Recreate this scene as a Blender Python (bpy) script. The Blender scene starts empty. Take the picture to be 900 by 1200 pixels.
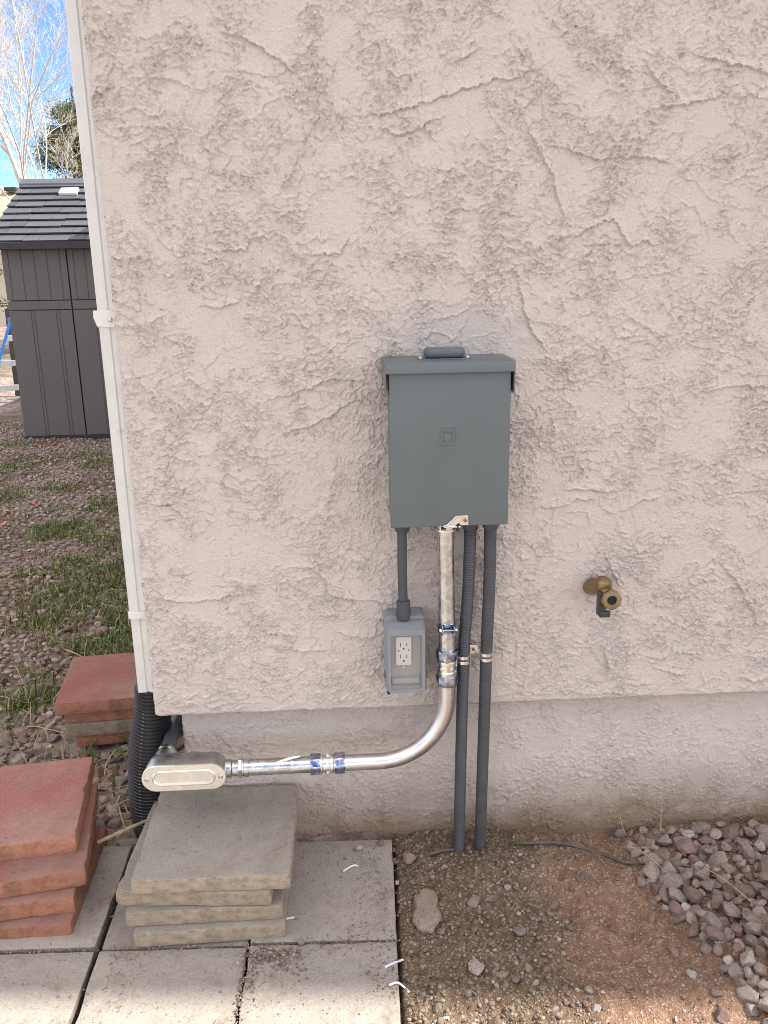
import bpy, bmesh, math, random
import numpy as np
from mathutils import Vector, Matrix
from math import sin, cos, pi, radians

random.seed(7)
rng = np.random.default_rng(11)
S = bpy.context.scene
COL = S.collection

# ------------------------------------------------------------------ camera
CAM = dict(loc=(0.0, -1.7414, 1.3135), pitch=16.0, roll=0.98, yaw=3.06, f=1007.5)
def make_camera():
    p, r, y = radians(CAM['pitch']), radians(CAM['roll']), radians(CAM['yaw'])
    f = Vector((sin(y)*cos(p), cos(y)*cos(p), -sin(p)))
    rt = Vector((cos(y), -sin(y), 0)); up = rt.cross(f)
    r2 = cos(r)*rt - sin(r)*up; u2 = sin(r)*rt + cos(r)*up
    cd = bpy.data.cameras.new('camera'); co = bpy.data.objects.new('camera', cd); COL.objects.link(co)
    m = Matrix((r2, u2, -f)).transposed().to_4x4(); m.translation = Vector(CAM['loc'])
    co.matrix_world = m
    cd.sensor_fit = 'VERTICAL'; cd.sensor_height = 24.0; cd.lens = 24.0*CAM['f']/1200.0
    cd.clip_start = 0.05; cd.clip_end = 2000
    S.camera = co
make_camera()

# ------------------------------------------------------------------ light
SUN_A, SUN_B = 1.0, 0.0415            # direction to the sun: (A, B, 1), behind and to the right of the house
el = math.atan2(1.0, math.hypot(SUN_A, SUN_B)); az = math.atan2(SUN_A, SUN_B)
sd = bpy.data.lights.new('sun', 'SUN'); sd.energy = 4.2; sd.angle = radians(0.35); sd.color = (1.0, 0.94, 0.85)
so = bpy.data.objects.new('sun', sd); COL.objects.link(so)
so.rotation_euler = Vector((SUN_A, SUN_B, 1.0)).normalized().to_track_quat('Z', 'Y').to_euler()
so.location = (6, 3, 12)

W = bpy.data.worlds.new('World'); S.world = W; W.use_nodes = True
wt = W.node_tree; wt.nodes.clear()
def wn(t, **k):
    n = wt.nodes.new(t)
    for a, b in k.items(): setattr(n, a, b)
    return n
sky = wn('ShaderNodeTexSky', sky_type='NISHITA'); sky.sun_disc = False
sky.sun_elevation = el; sky.sun_rotation = az; sky.air_density = 1.0; sky.dust_density = 0.1; sky.ozone_density = 1.3; sky.altitude = 1800
tc = wn('ShaderNodeTexCoord'); mp = wn('ShaderNodeMapping'); mp.inputs['Scale'].default_value = (1.6, 1.6, 3.6)
mp.inputs['Location'].default_value = (2.4, 0.2, 1.0)
nz = wn('ShaderNodeTexNoise'); nz.inputs['Scale'].default_value = 2.2; nz.inputs['Detail'].default_value = 7; nz.inputs['Roughness'].default_value = .55
cr = wn('ShaderNodeValToRGB'); cr.color_ramp.elements[0].position = .47; cr.color_ramp.elements[1].position = .62
mx = wn('ShaderNodeMix', data_type='RGBA'); bg = wn('ShaderNodeBackground'); wo = wn('ShaderNodeOutputWorld')
l = wt.links.new
l(tc.outputs['Generated'], mp.inputs[0]); l(mp.outputs[0], nz.inputs['Vector']); l(nz.outputs['Fac'], cr.inputs[0])
l(cr.outputs[0], mx.inputs[0]); tint = wn('ShaderNodeMix', data_type='RGBA', blend_type='MULTIPLY'); tint.inputs[0].default_value = 1; tint.inputs[7].default_value = (.44, .60, .80, 1)
l(sky.outputs[0], tint.inputs[6]); l(tint.outputs[2], mx.inputs[6]); mx.inputs[7].default_value = (13.2, 11.5, 9.3, 1)
l(mx.outputs[2], bg.inputs[0]); bg.inputs[1].default_value = 0.14; l(bg.outputs[0], wo.inputs[0])

S.view_settings.view_transform = 'Standard'; S.view_settings.look = 'None'; S.view_settings.gamma = 1
S.view_settings.exposure = 1.28
S.cycles.use_denoising = True; S.cycles.denoising_prefilter = 'NONE'; S.cycles.use_adaptive_sampling = False; S.cycles.filter_width = 0.9
S.cycles.max_bounces = 8; S.cycles.diffuse_bounces = 4; S.cycles.glossy_bounces = 4; S.cycles.transmission_bounces = 6
S.cycles.transparent_max_bounces = 8; S.cycles.caustics_reflective = False; S.cycles.caustics_refractive = False

# ------------------------------------------------------------------ helpers
ORG = {}
def link(o, parent=None, name=None):
    COL.objects.link(o)
    if parent is not None: o.parent = parent
    return o
def props(o, label=None, cat=None, group=None, kind=None):
    if label: o['label'] = label
    if cat: o['category'] = cat
    if group: o['group'] = group
    if kind: o['kind'] = kind
    return o
def thing(name, label, cat, loc=(0, 0, 0), group=None):
    o = bpy.data.objects.new(name, None); o.empty_display_size = .05
    o.location = loc; ORG[o.name] = Vector(loc); link(o)
    return props(o, label, cat, group)
def finish(me, m, smooth):
    if m is not None: me.materials.append(m)
    if smooth == 'auto':
        me.polygons.foreach_set('use_smooth', [True]*len(me.polygons))
        try: me.set_sharp_from_angle(angle=radians(32))
        except Exception: pass
    elif smooth: me.polygons.foreach_set('use_smooth', [True]*len(me.polygons))
    me.update()
def obj(name, bm, m, parent=None, smooth='auto', loc=None, **pr):
    """one mesh object; bm is in world coordinates"""
    me = bpy.data.meshes.new(name)
    o0 = ORG[parent.name] if parent is not None else Vector(loc or (0, 0, 0))
    bmesh.ops.recalc_face_normals(bm, faces=bm.faces)
    bm.transform(Matrix.Translation(-o0)); bm.to_mesh(me); bm.free()
    finish(me, m, smooth)
    o = bpy.data.objects.new(name, me)
    if parent is None: o.location = o0
    ORG[o.name] = o0.copy(); link(o, parent); ORG[o.name] = o0.copy()
    return props(o, pr.get('label'), pr.get('cat'), pr.get('group'), pr.get('kind'))
def arr_obj(name, V, F, m, parent=None, smooth=True, loc=(0, 0, 0), **pr):
    """mesh from numpy arrays (quads or tris)"""
    V = np.asarray(V, np.float32); F = np.asarray(F, np.int32)
    o0 = ORG[parent.name] if parent is not None else Vector(loc)
    V = V - np.array(o0, np.float32)
    me = bpy.data.meshes.new(name); k = F.shape[1]
    me.vertices.add(len(V)); me.vertices.foreach_set('co', V.ravel())
    me.loops.add(F.size); me.loops.foreach_set('vertex_index', F.ravel())
    me.polygons.add(len(F)); me.polygons.foreach_set('loop_start', np.arange(0, F.size, k, dtype=np.int32))
    me.update(calc_edges=True); me.validate()
    if m is not None: me.materials.append(m)
    if smooth: me.polygons.foreach_set('use_smooth', np.ones(len(me.polygons), bool))
    me.update()
    o = bpy.data.objects.new(name, me)
    if parent is None: o.location = o0
    link(o, parent); ORG[o.name] = o0.copy()
    return props(o, pr.get('label'), pr.get('cat'), pr.get('group'), pr.get('kind'))

def BM(): return bmesh.new()
def xf(rot=(0, 0, 0), loc=(0, 0, 0)):
    from mathutils import Euler
    return Matrix.Translation(loc) @ Euler(rot).to_matrix().to_4x4()
def box(bm, c, s, bev=0.0, seg=2, M=None):
    t = bmesh.new(); bmesh.ops.create_cube(t, size=1)
    for v in t.verts: v.co = Vector((v.co.x*s[0], v.co.y*s[1], v.co.z*s[2]))
    if bev > 0: bmesh.ops.bevel(t, geom=t.edges[:], offset=bev, segments=seg, profile=.6, affect='EDGES')
    t.transform(Matrix.Translation(c))
    if M is not None: t.transform(M)
    join(bm, t)
def join(bm, t):
    me = bpy.data.meshes.new('t'); t.to_mesh(me); t.free(); bm.from_mesh(me); bpy.data.meshes.remove(me)
def prism(bm, pts, axis, a, b, bev=0.0, seg=2, M=None):
    """outline pts (2D) extruded between a and b along axis 'x','y' or 'z'"""
    t = bmesh.new()
    def P(p, h):
        return {'x': (h, p[0], p[1]), 'y': (p[0], h, p[1]), 'z': (p[0], p[1], h)}[axis]
    A = [t.verts.new(P(p, a)) for p in pts]; B = [t.verts.new(P(p, b)) for p in pts]
    t.faces.new(A); t.faces.new(B[::-1]); n = len(pts)
    for i in range(n): t.faces.new((A[i], A[(i+1) % n], B[(i+1) % n], B[i]))
    bmesh.ops.recalc_face_normals(t, faces=t.faces)
    if bev > 0: bmesh.ops.bevel(t, geom=[e for e in t.edges if e.calc_face_angle(0) > .6], offset=bev, segments=seg, profile=.6, affect='EDGES')
    if M is not None: t.transform(M)
    join(bm, t)
def tube(bm, pts, rad, seg=20, cap=True, closed_prof=None):
    """rings of given radius along pts; rad float or list"""
    P = [Vector(p) for p in pts]; n = len(P)
    R = rad if isinstance(rad, (list, tuple)) else [rad]*n
    T = []
    for i in range(n):
        a, b = P[max(i-1, 0)], P[min(i+1, n-1)]
        d = b-a
        if d.length < 1e-9: d = (T[-1] if T else Vector((0, 0, 1)))
        T.append(d.normalized())
    u = T[0].orthogonal().normalized(); rings = []
    for i in range(n):
        u = (u - T[i]*u.dot(T[i])).normalized(); w = T[i].cross(u)
        rings.append([bm.verts.new(P[i] + (u*cos(2*pi*k/seg) + w*sin(2*pi*k/seg))*R[i]) for k in range(seg)])
    for i in range(n-1):
        for k in range(seg):
            bm.faces.new((rings[i][k], rings[i][(k+1) % seg], rings[i+1][(k+1) % seg], rings[i+1][k]))
    if cap: bm.faces.new(rings[0][::-1]); bm.faces.new(rings[-1])
def lathe(bm, o, d, prof, seg=24):
    """prof: list of (distance along d, radius); coincident rings give sharp steps"""
    o = Vector(o); d = Vector(d).normalized(); u = d.orthogonal().normalized(); w = d.cross(u); rings = []
    for h, r in prof:
        rings.append([bm.verts.new(o + d*h + (u*cos(2*pi*k/seg) + w*sin(2*pi*k/seg))*max(r, 1e-5)) for k in range(seg)])
    for i in range(len(rings)-1):
        for k in range(seg):
            bm.faces.new((rings[i][k], rings[i][(k+1) % seg], rings[i+1][(k+1) % seg], rings[i+1][k]))
    bm.faces.new(rings[0][::-1]); bm.faces.new(rings[-1])
def hexnut(bm, o, d, h, r, bev=.0015, n=6, ph=0):
    o = Vector(o); d = Vector(d).normalized()
    q = d.to_track_quat('Z', 'Y').to_matrix().to_4x4()
    prism(bm, [(r*cos(2*pi*k/n+ph), r*sin(2*pi*k/n+ph)) for k in range(n)], 'z', 0, h, bev, 2, Matrix.Translation(o) @ q)
def stadium(cx, cz, w, h, n=10):
    r = h/2; L = w/2-r
    return [(cx+L+r*cos(t), cz+r*sin(t)) for t in np.linspace(-pi/2, pi/2, n)] + [(cx-L+r*cos(t), cz+r*sin(t)) for t in np.linspace(pi/2, 3*pi/2, n)]
def rrect(cx, cz, w, h, r, n=5):
    out = []
    for sx, sz, a0 in ((1, 1, 0), (-1, 1, pi/2), (-1, -1, pi), (1, -1, 3*pi/2)):
        for t in np.linspace(a0, a0+pi/2, n): out.append((cx+sx*(w/2-r)+r*cos(t), cz+sz*(h/2-r)+r*sin(t)))
    return out

# numpy gradient noise ------------------------------------------------
_pt = rng.permutation(512).astype(np.int64)
_ang = rng.uniform(0, 2*pi, 512)
def pn(x, y, seed=0):
    xi = np.floor(x).astype(np.int64); yi = np.floor(y).astype(np.int64); xf_ = x-xi; yf_ = y-yi
    def g(i, j, dx, dy):
        h = _pt[(_pt[(i+seed*37) & 511] + j) & 511]; a = _ang[h]
        return np.cos(a)*dx + np.sin(a)*dy
    u = xf_**3*(xf_*(xf_*6-15)+10); v = yf_**3*(yf_*(yf_*6-15)+10)
    a = g(xi, yi, xf_, yf_); b = g(xi+1, yi, xf_-1, yf_); c = g(xi, yi+1, xf_, yf_-1); d = g(xi+1, yi+1, xf_-1, yf_-1)
    return ((a*(1-u)+b*u)*(1-v) + (c*(1-u)+d*u)*v)*1.5
def fbm(x, y, oct=4, seed=0, gain=.5):
    s = 0; a = 1; t = 0
    for o in range(oct):
        s = s + a*pn(x*2**o, y*2**o, seed+o*3); t += a; a *= gain
    return s/t
def sst(a, b, x):
    t = np.clip((x-a)/(b-a), 0, 1); return t*t*(3-2*t)
def grid_faces(nx, ny):
    i = np.arange(nx*ny).reshape(ny, nx)
    return np.stack([i[:-1, :-1].ravel(), i[:-1, 1:].ravel(), i[1:, 1:].ravel(), i[1:, :-1].ravel()], 1)
def spaced(lo, dlo, dhi, hi, step, grow=1.25, mx=50):
    """coordinates: even between dlo and dhi, growing cells out to lo and hi"""
    mid = list(np.arange(dlo, dhi+1e-9, step)); s = step; p = mid[-1]; up = []
    while p < hi:
        s = min(s*grow, mx); p = min(p+s, hi); up.append(p)
    s = step; p = mid[0]; dn = []
    while p > lo:
        s = min(s*grow, mx); p = max(p-s, lo); dn.append(p)
    return np.array(dn[::-1]+mid+up)

# materials ------------------------------------------------------------
class NT:
    def __init__(s, name):
        s.m = bpy.data.materials.new(name); s.m.use_nodes = True; s.t = s.m.node_tree
        s.b = s.t.nodes['Principled BSDF']; s.o = s.t.nodes['Material Output']; s.tc = s.n('ShaderNodeTexCoord')
        s.vec = s.tc.outputs['Object']
    def n(s, t, **k):
        x = s.t.nodes.new(t)
        for a, b in k.items(): setattr(x, a, b)
        return x
    def l(s, a, b): s.t.links.new(a, b)
    def world(s):
        s.vec = s.n('ShaderNodeNewGeometry').outputs['Position']; return s
    def noise(s, scale, detail=3, rough=.5, dist=0, vec=None):
        x = s.n('ShaderNodeTexNoise'); x.inputs['Scale'].default_value = scale; x.inputs['Detail'].default_value = detail
        x.inputs['Roughness'].default_value = rough; x.inputs['Distortion'].default_value = dist
        s.l(vec or s.vec, x.inputs['Vector']); return x.outputs['Fac']
    def voro(s, scale, out='Distance', feat='F1', vec=None):
        x = s.n('ShaderNodeTexVoronoi'); x.feature = feat; x.inputs['Scale'].default_value = scale
        s.l(vec or s.vec, x.inputs['Vector']); return x.outputs[out]
    def ramp(s, fac, stops):
        x = s.n('ShaderNodeValToRGB'); e = x.color_ramp.elements
        while len(e) > 1: e.remove(e[0])
        for i, (p, c) in enumerate(stops):
            c = (c, c, c) if isinstance(c, (int, float)) else c
            if i == 0: e[0].position = p; q = e[0]
            else: q = e.new(p)
            q.color = (*c, 1)
        s.l(fac, x.inputs[0]); return x.outputs[0]
    def mix(s, fac, a, b, mode='MIX'):
        x = s.n('ShaderNodeMix', data_type='RGBA', blend_type=mode)
        for i, v in ((0, fac), (6, a), (7, b)):
            if hasattr(v, 'is_linked'): s.l(v, x.inputs[i])
            elif i == 0: x.inputs[0].default_value = v
            else: x.inputs[i].default_value = (*v, 1)
        return x.outputs[2]
    def math(s, op, a, b=0.0, clamp=False):
        x = s.n('ShaderNodeMath', operation=op, use_clamp=clamp)
        for i, v in ((0, a), (1, b)):
            if hasattr(v, 'is_linked'): s.l(v, x.inputs[i])
            else: x.inputs[i].default_value = v
        return x.outputs[0]
    def sep(s, vec=None):
        x = s.n('ShaderNodeSeparateXYZ'); s.l(vec or s.vec, x.inputs[0]); return x.outputs
    def mapv(s, scale=(1, 1, 1), loc=(0, 0, 0), rot=(0, 0, 0)):
        x = s.n('ShaderNodeMapping'); x.inputs['Scale'].default_value = scale; x.inputs['Location'].default_value = loc
        x.inputs['Rotation'].default_value = rot; s.l(s.vec, x.inputs[0]); return x.outputs[0]
    def bump(s, h, strength=.3, dist=.002):
        x = s.n('ShaderNodeBump'); x.inputs['Strength'].default_value = strength; x.inputs['Distance'].default_value = dist
        s.l(h, x.inputs['Height']); s.l(x.outputs[0], s.b.inputs['Normal']); return x
    def set(s, **k):
        for a, v in k.items():
            i = s.b.inputs[a.replace('_', ' ')]
            if hasattr(v, 'is_linked'): s.l(v, i)
            else: i.default_value = (*v, 1) if isinstance(v, tuple) and len(v) == 3 else v
        return s

def m_plain(name, col, rough=.5, metal=0.0, var=.12, scale=40, bump=.1, bscale=200, bd=.0006):
    t = NT(name); n = t.noise(scale, 4, .6)
    dark = tuple(c*(1-var) for c in col); lite = tuple(min(1, c*(1+var)) for c in col)
    t.set(Base_Color=t.ramp(n, [(.3, dark), (.7, lite)]), Metallic=metal, Roughness=t.ramp(t.noise(scale*2, 3), [(.3, max(0, rough-.08)), (.7, min(1, rough+.08))]))
    if bump: t.bump(t.noise(bscale, 3), bump, bd)
    return t.m

# ================================================================== STUCCO RELIEF
LEDGES = [
    [(-0.175, 1.727), (-0.145, 1.714), (-0.113, 1.691), (-0.077, 1.669), (-0.047, 1.646)],
    [(0.042, 1.696), (0.022, 1.657), (-0.011, 1.611), (-0.018, 1.576), (-0.038, 1.553), (-0.073, 1.482), (-0.101, 1.446)],
    [(0.055, 1.585), (0.096, 1.587), (0.154, 1.598), (0.218, 1.610), (0.256, 1.624), (0.281, 1.628), (0.318, 1.641), (0.359, 1.648), (0.389, 1.662)],
    [(0.102, 1.561), (0.134, 1.546), (0.179, 1.557), (0.218, 1.575)],
    [(0.243, 1.670), (0.281, 1.690)],
    [(-0.223, 1.343), (-0.198, 1.339), (-0.168, 1.342), (-0.160, 1.364), (-0.118, 1.363)],
    [(-0.047, 1.340), (0.012, 1.336), (0.033, 1.364)],
    [(-0.261, 1.238), (-0.218, 1.231), (-0.177, 1.246)],
    [(0.624, 1.591), (0.651, 1.593), (0.694, 1.599), (0.738, 1.608)],
    [(0.687, 1.685), (0.712, 1.676), (0.761, 1.670), (0.788, 1.667), (0.832, 1.654), (0.899, 1.644)],
    [(0.599, 1.668), (0.616, 1.646), (0.636, 1.627), (0.655, 1.616)],
    [(0.374, 1.573), (0.397, 1.525), (0.420, 1.474), (0.440, 1.433), (0.455, 1.403), (0.453, 1.367)],
    [(0.453, 1.367), (0.482, 1.367), (0.506, 1.382), (0.545, 1.393), (0.558, 1.372), (0.576, 1.348), (0.617, 1.354), (0.645, 1.347)],
    [(0.422, 1.519), (0.450, 1.517), (0.500, 1.505), (0.601, 1.510), (0.633, 1.503), (0.664, 1.491)],
    [(0.362, 1.290), (0.378, 1.227), (0.398, 1.177), (0.429, 1.137)],
    [(0.761, 1.044), (0.816, 1.057), (0.897, 1.062), (0.987, 1.069)],
    [(0.615, 0.806), (0.642, 0.824), (0.683, 0.828)],
    [(0.691, 0.448), (0.713, 0.445), (0.739, 0.461), (0.791, 0.454)],
    [(0.712, 0.420), (0.743, 0.414), (0.775, 0.406)],
    [(0.652, 0.384), (0.697, 0.388)],
    [(0.544, 0.359), (0.594, 0.361), (0.639, 0.359), (0.666, 0.372)],
    [(0.589, 0.505), (0.591, 0.450), (0.593, 0.404)],
    [(0.426, 0.812), (0.476, 0.810), (0.507, 0.828), (0.543, 0.831)],
    [(0.487, 0.851), (0.548, 0.849), (0.580, 0.841)],
    [(0.567, 0.703), (0.579, 0.687), (0.596, 0.661), (0.611, 0.634), (0.623, 0.624)],
    [(0.860, 1.011), (0.882, 1.028), (0.974, 1.030)],
    [(0.810, 0.679), (0.851, 0.645), (0.919, 0.553), (0.940, 0.525), (0.954, 0.539), (1.011, 0.554)],
    [(0.909, 0.396), (0.937, 0.381), (0.970, 0.391), (1.050, 0.393)],
    [(-0.150, 1.051), (-0.104, 1.067), (-0.058, 1.075), (-0.007, 1.091), (0.042, 1.082)],
    [(-0.114, 0.980), (-0.068, 0.995), (-0.020, 1.015), (0.008, 1.033), (0.048, 1.046)],
    [(-0.404, 0.629), (-0.335, 0.626), (-0.264, 0.631), (-0.194, 0.642)],
    [(-0.384, 0.853), (-0.344, 0.852), (-0.325, 0.827)],
    [(-0.123, 0.688), (-0.066, 0.693), (-0.032, 0.667), (-0.019, 0.629), (0.030, 0.615), (0.101, 0.608)],
    [(-0.014, 0.541), (0.028, 0.527), (0.079, 0.539)],
    [(-0.159, 0.510), (-0.102, 0.500), (-0.044, 0.497)],
    [(-0.424, 1.608), (-0.409, 1.636), (-0.395, 1.619), (-0.370, 1.692)],
]
def stucco(x, z, ledges=True, seed=0):
    """relief height in metres towards the viewer of a hand-trowelled stucco coat"""
    jx = .0040*pn(x*55, z*55, 5+seed) + .0028*pn(x*130, z*130, 8+seed) + .0010*pn(x*260, z*260, 11+seed)
    jz = .0040*pn(x*55, z*55+7, 6+seed) + .0028*pn(x*130, z*130, 9+seed) + .0010*pn(x*260, z*260, 12+seed)
    wx = x + .014*fbm(x*7, z*7, 2, 1+seed) + jx
    wz = z + .014*fbm(x*7+9, z*7, 2, 2+seed) + jz
    q = fbm(x*5.0, z*4.6, 4, 20+seed, .62)
    rough = .18+.82*sst(-.30, .0, q)
    h = .0010*fbm(x*4, z*4, 3, 40+seed) + .0006*rough
    def saw(sx, sz, sd, k, o=3):
        N = fbm(wx*sx+.37*sd, wz*sz, o, sd+seed)*k
        return N-np.floor(N)
    # broad trowel passes: slow rise, ragged abrupt edge
    for k, (sx, sz, sd, A) in enumerate(((5.5, 8.5, 50, .0036), (10.5, 7.0, 60, .0030))):
        u = saw(sx, sz, sd, 2.4)
        gate = sst(-.10, .12, pn(x*6+k*5, z*6, sd+7+seed))
        h = h + 0.9*A*gate*np.exp(-u/.10)
    # torn flakes: medium and small
    g1 = .10+.90*sst(-.25, .10, pn(x*11, z*11, 33+seed))
    h = h + .0056*(.1+.9*rough)*g1*np.exp(-saw(16, 24, 70, 2.8)/.12)
    g2 = .05+.95*sst(-.2, .15, pn(x*14+4, z*14, 34+seed))
    h = h + .0050*(.04+.96*rough)*g2*np.exp(-saw(28, 39, 80, 2.5)/.15)
    g4 = sst(-.05, .25, pn(x*12+8, z*11, 36+seed))
    h = h + .0036*rough*g4*np.exp(-saw(60, 78, 86, 1.5, 2)/.22)
    g3 = .08+.92*sst(-.1, .25, pn(x*10+9, z*12, 35+seed))
    h = h - .0016*(.02+.98*rough)*g3*sst(.22, .46, fbm(wx*70, wz*85, 2, 90+seed, .6))
    h = h + .00055*(1+.4*rough)*pn(x*235, z*235, 95+seed)
    pits = sst(.44, .60, pn(wx*85+x*20, wz*85, 97+seed)+.12*pn(x*19, z*19, 98+seed))*sst(.0, .3, pn(x*7, z*7, 99+seed)+.25*rough)
    h = h - .0020*pits
    if ledges:
        for pts in LEDGES:
            P = np.array(pts); m = .03
            sel = (wx > P[:, 0].min()-m) & (wx < P[:, 0].max()+m) & (wz > P[:, 1].min()-m) & (wz < P[:, 1].max()+m)
            if not sel.any(): continue
            X = wx[sel]; Z = wz[sel]; bd = np.full(X.shape, 9.); bs = np.zeros(X.shape); be = np.zeros(X.shape)
            seg = np.hypot(*(P[1:]-P[:-1]).T); cum = np.concatenate([[0], np.cumsum(seg)]); tot = cum[-1]
            for i in range(len(P)-1):
                a, b = P[i], P[i+1]; d = b-a; L = seg[i]
                t = np.clip(((X-a[0])*d[0]+(Z-a[1])*d[1])/L**2, 0, 1)
                dx = X-a[0]-t*d[0]; dz = Z-a[1]-t*d[1]; dd = np.hypot(dx, dz)
                c = d[0]*dz-d[1]*dx; up = dd < bd
                bd = np.where(up, dd, bd); bs = np.where(up, np.sign(c), bs); be = np.where(up, cum[i]+t*L, be)
            taper = sst(0, .25, be/tot)*sst(0, .2, 1-be/tot)*.6+.4
            taper = taper*sst(-.015, .0, .012-bd+.015)
            hh = np.where(bs > 0, .0062*np.exp(-bd/.0055), -.0012*np.exp(-bd/.005))*taper
            h[sel] = h[sel] + hh
    return h

# ---- materials for the house
def m_stucco():
    t = NT('pink_beige_stucco').world()
    c = t.ramp(t.noise(2.2, 4, .6), [(.3, (.605, .538, .484)), (.5, (.623, .554, .497)), (.72, (.637, .566, .507))])
    c = t.mix(t.ramp(t.noise(24, 5, .7), [(.55, 0.0), (.8, .08)]), c, (.48, .41, .365))
    # grey overspray where the wall was patched round the electrical box
    x, y, z = t.sep()
    dx = t.math('MULTIPLY', t.math('SUBTRACT', x, .24), 5.2); dz = t.math('MULTIPLY', t.math('SUBTRACT', z, 1.165), 11.)
    d = t.math('ADD', t.math('MULTIPLY', dx, dx), t.math('MULTIPLY', dz, dz))
    d = t.math('ADD', d, t.math('MULTIPLY', t.math('SUBTRACT', t.noise(14, 3), .5), 1.2))
    c = t.mix(t.ramp(d, [(.1, .42), (1.3, 0.0)]), c, (.44, .43, .42))
    # splashed earth along the bottom of the foundation
    zz = t.math('ADD', t.math('ADD', z, -.012), t.math('MULTIPLY', t.math('SUBTRACT', t.noise(9, 5, .65), .5), .15))
    c = t.mix(t.ramp(zz, [(-.02, .9), (.0, .85), (.05, .45), (.17, 0.0)]), c, (.22, .155, .10))
    # faint grey damp marks on the foundation
    c = t.mix(t.math('MULTIPLY', t.ramp(zz, [(.05, 1.0), (.34, .55), (.36, 0.0)]), t.ramp(t.noise(7, 4, .6), [(.55, 0.0), (.8, .2)])), c, (.40, .355, .32))
    t.set(Base_Color=c, Roughness=.93, Specular_IOR_Level=.25)
    c2 = t.noise(400, 3, .75)
    t.l(t.mix(1.0, c, t.ramp(c2, [(.34, .82), (.62, 1.03)]), 'MULTIPLY'), t.b.inputs['Base Color'])
    hgt = t.math('ADD', t.math('MULTIPLY', t.noise(420, 3, .6), .6), t.math('MULTIPLY', t.noise(900, 2, .6), .4))
    t.bump(hgt, .8, .0016)
    return t.m
M = {}
M['stucco'] = m_stucco()
M['stucco_back'] = m_plain('stucco_plain', (.53, .44, .385), .95, var=.06, scale=3, bump=.5, bscale=60, bd=.004)
M['white_paint'] = m_plain('white_paint', (.74, .73, .69), .45, var=.05, scale=9, bump=.05)
M['roof_dark'] = m_plain('asphalt_shingle', (.12, .11, .10), .9, var=.3, scale=30, bump=.4, bscale=120, bd=.003)

house = thing('house', 'house with pink beige troweled stucco wall filling most of the view', 'house', (-.425, 0, 0))
LIPZ = .349; CX = -.425
def wall_z_bottom(x): return .3555 - .0045*(x-CX)      # the lip runs very slightly off level
xs = spaced(CX, CX, 1.06, 7.0, .0018, 1.12, .15); ns = np.arange(0, 1.0001, 1/700)
zs = spaced(LIPZ, LIPZ, 1.84, 2.97, .0018, 1.12, .15)
Xg, Zg = np.meshgrid(xs, zs)
H = stucco(Xg, Zg)
fine = (sst(1.4, 1.08, Xg)) * (sst(2.1, 1.85, Zg))
H = H*np.where(np.isfinite(fine), fine, 0)
# wall bottom edge: rounded off and ragged; corner: rounded arris
zb = Zg - LIPZ
rag = .0025*pn(Xg*14, Zg*0, 3)+.0012*pn(Xg*70, Zg*0, 4)
eb = np.clip(1-(zb)/.007, 0, 1); ec = np.clip(1-(Xg-CX)/.012, 0, 1)
Yg = -H*np.clip(.35+zb/.03, 0, 1) + .005*eb**2 + .007*ec**2*(1+.3*pn(Zg*20, Xg*0, 4))
Zw = Zg + wall_z_bottom(Xg)-LIPZ*1.0 - (Zg-LIPZ)*0 - (wall_z_bottom(Xg)-LIPZ)*sst(0, .4, zb) + rag*np.clip(1-zb/.02, 0, 1)
Xw = Xg - .005*np.clip((Zg-LIPZ)/1.5, 0, 1)*np.clip(1-(Xg-CX)/.4, 0, 1) + .0022*pn(Zg*9, Xg*0, 6)*ec + .0012*pn(Zg*60, Xg*0, 7)*ec
V = np.stack([Xw.ravel(), Yg.ravel(), Zw.ravel()], 1)
nx, nz_ = len(xs), len(zs)
F = grid_faces(nx, nz_)
# return faces: underside of the lip and the side at the corner
bot = V[:nx].copy(); bot[:, 1] = .075; bot[:, 2] += .001
left = V[::nx].copy(); left[:, 1] = .03
b0 = len(V); l0 = b0+nx
V = np.concatenate([V, bot, left])
Fb = np.stack([np.arange(nx-1), b0+np.arange(nx-1), b0+np.arange(1, nx), np.arange(1, nx)], 1)
li = np.arange(nz_-1)
Fl = np.stack([li*nx, (li+1)*nx, l0+li+1, l0+li], 1)
arr_obj('wall', V, np.concatenate([F, Fb, Fl]), M['stucco'], house)
bm = BM()
box(bm, ((CX+22.8)/2, 5.03, 1.676), (22.8-CX, 9.98, 2.62), 0)     # body behind the stucco face (side walls)
for v in bm.verts:
    if v.co.y < .1: v.co.y = .028
prism(bm, [(7.0, .30), (22.8, .30), (22.8, 2.95), (7.0, 2.95)], 'y', .0, .05)
prism(bm, [(CX, 2.965), (22.8, 2.965), (11.2, 10.16)], 'y', .0, 10.)
obj('side_wall', bm, M['stucco_back'], house, smooth=False)
# foundation, set back under the lip
FX, FY = -.378, .05
xs2 = spaced(FX, FX, 1.08, 22.7, .0021, 1.12, .3); zs2 = np.arange(-.10, .368, .0021)
X2, Z2 = np.meshgrid(xs2, zs2); H2 = stucco(X2, Z2, False, 100)*.8*sst(1.9, 1.3, X2)
ec2 = np.clip(1-(X2-FX)/.012, 0, 1)
Y2 = FY - H2 + .007*ec2**2 - .004*sst(.03, -.01, Z2)
V2 = np.stack([X2.ravel(), Y2.ravel(), Z2.ravel()], 1); n2 = len(xs2); m2 = len(zs2)
left = V2[::n2].copy(); left[:, 1] = 10.; l0 = len(V2); V2 = np.concatenate([V2, left]); li = np.arange(m2-1)
arr_obj('foundation_wall', V2, np.concatenate([grid_faces(n2, m2), np.stack([li*n2, (li+1)*n2, l0+li+1, l0+li], 1)]), M['stucco'], house)
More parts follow.
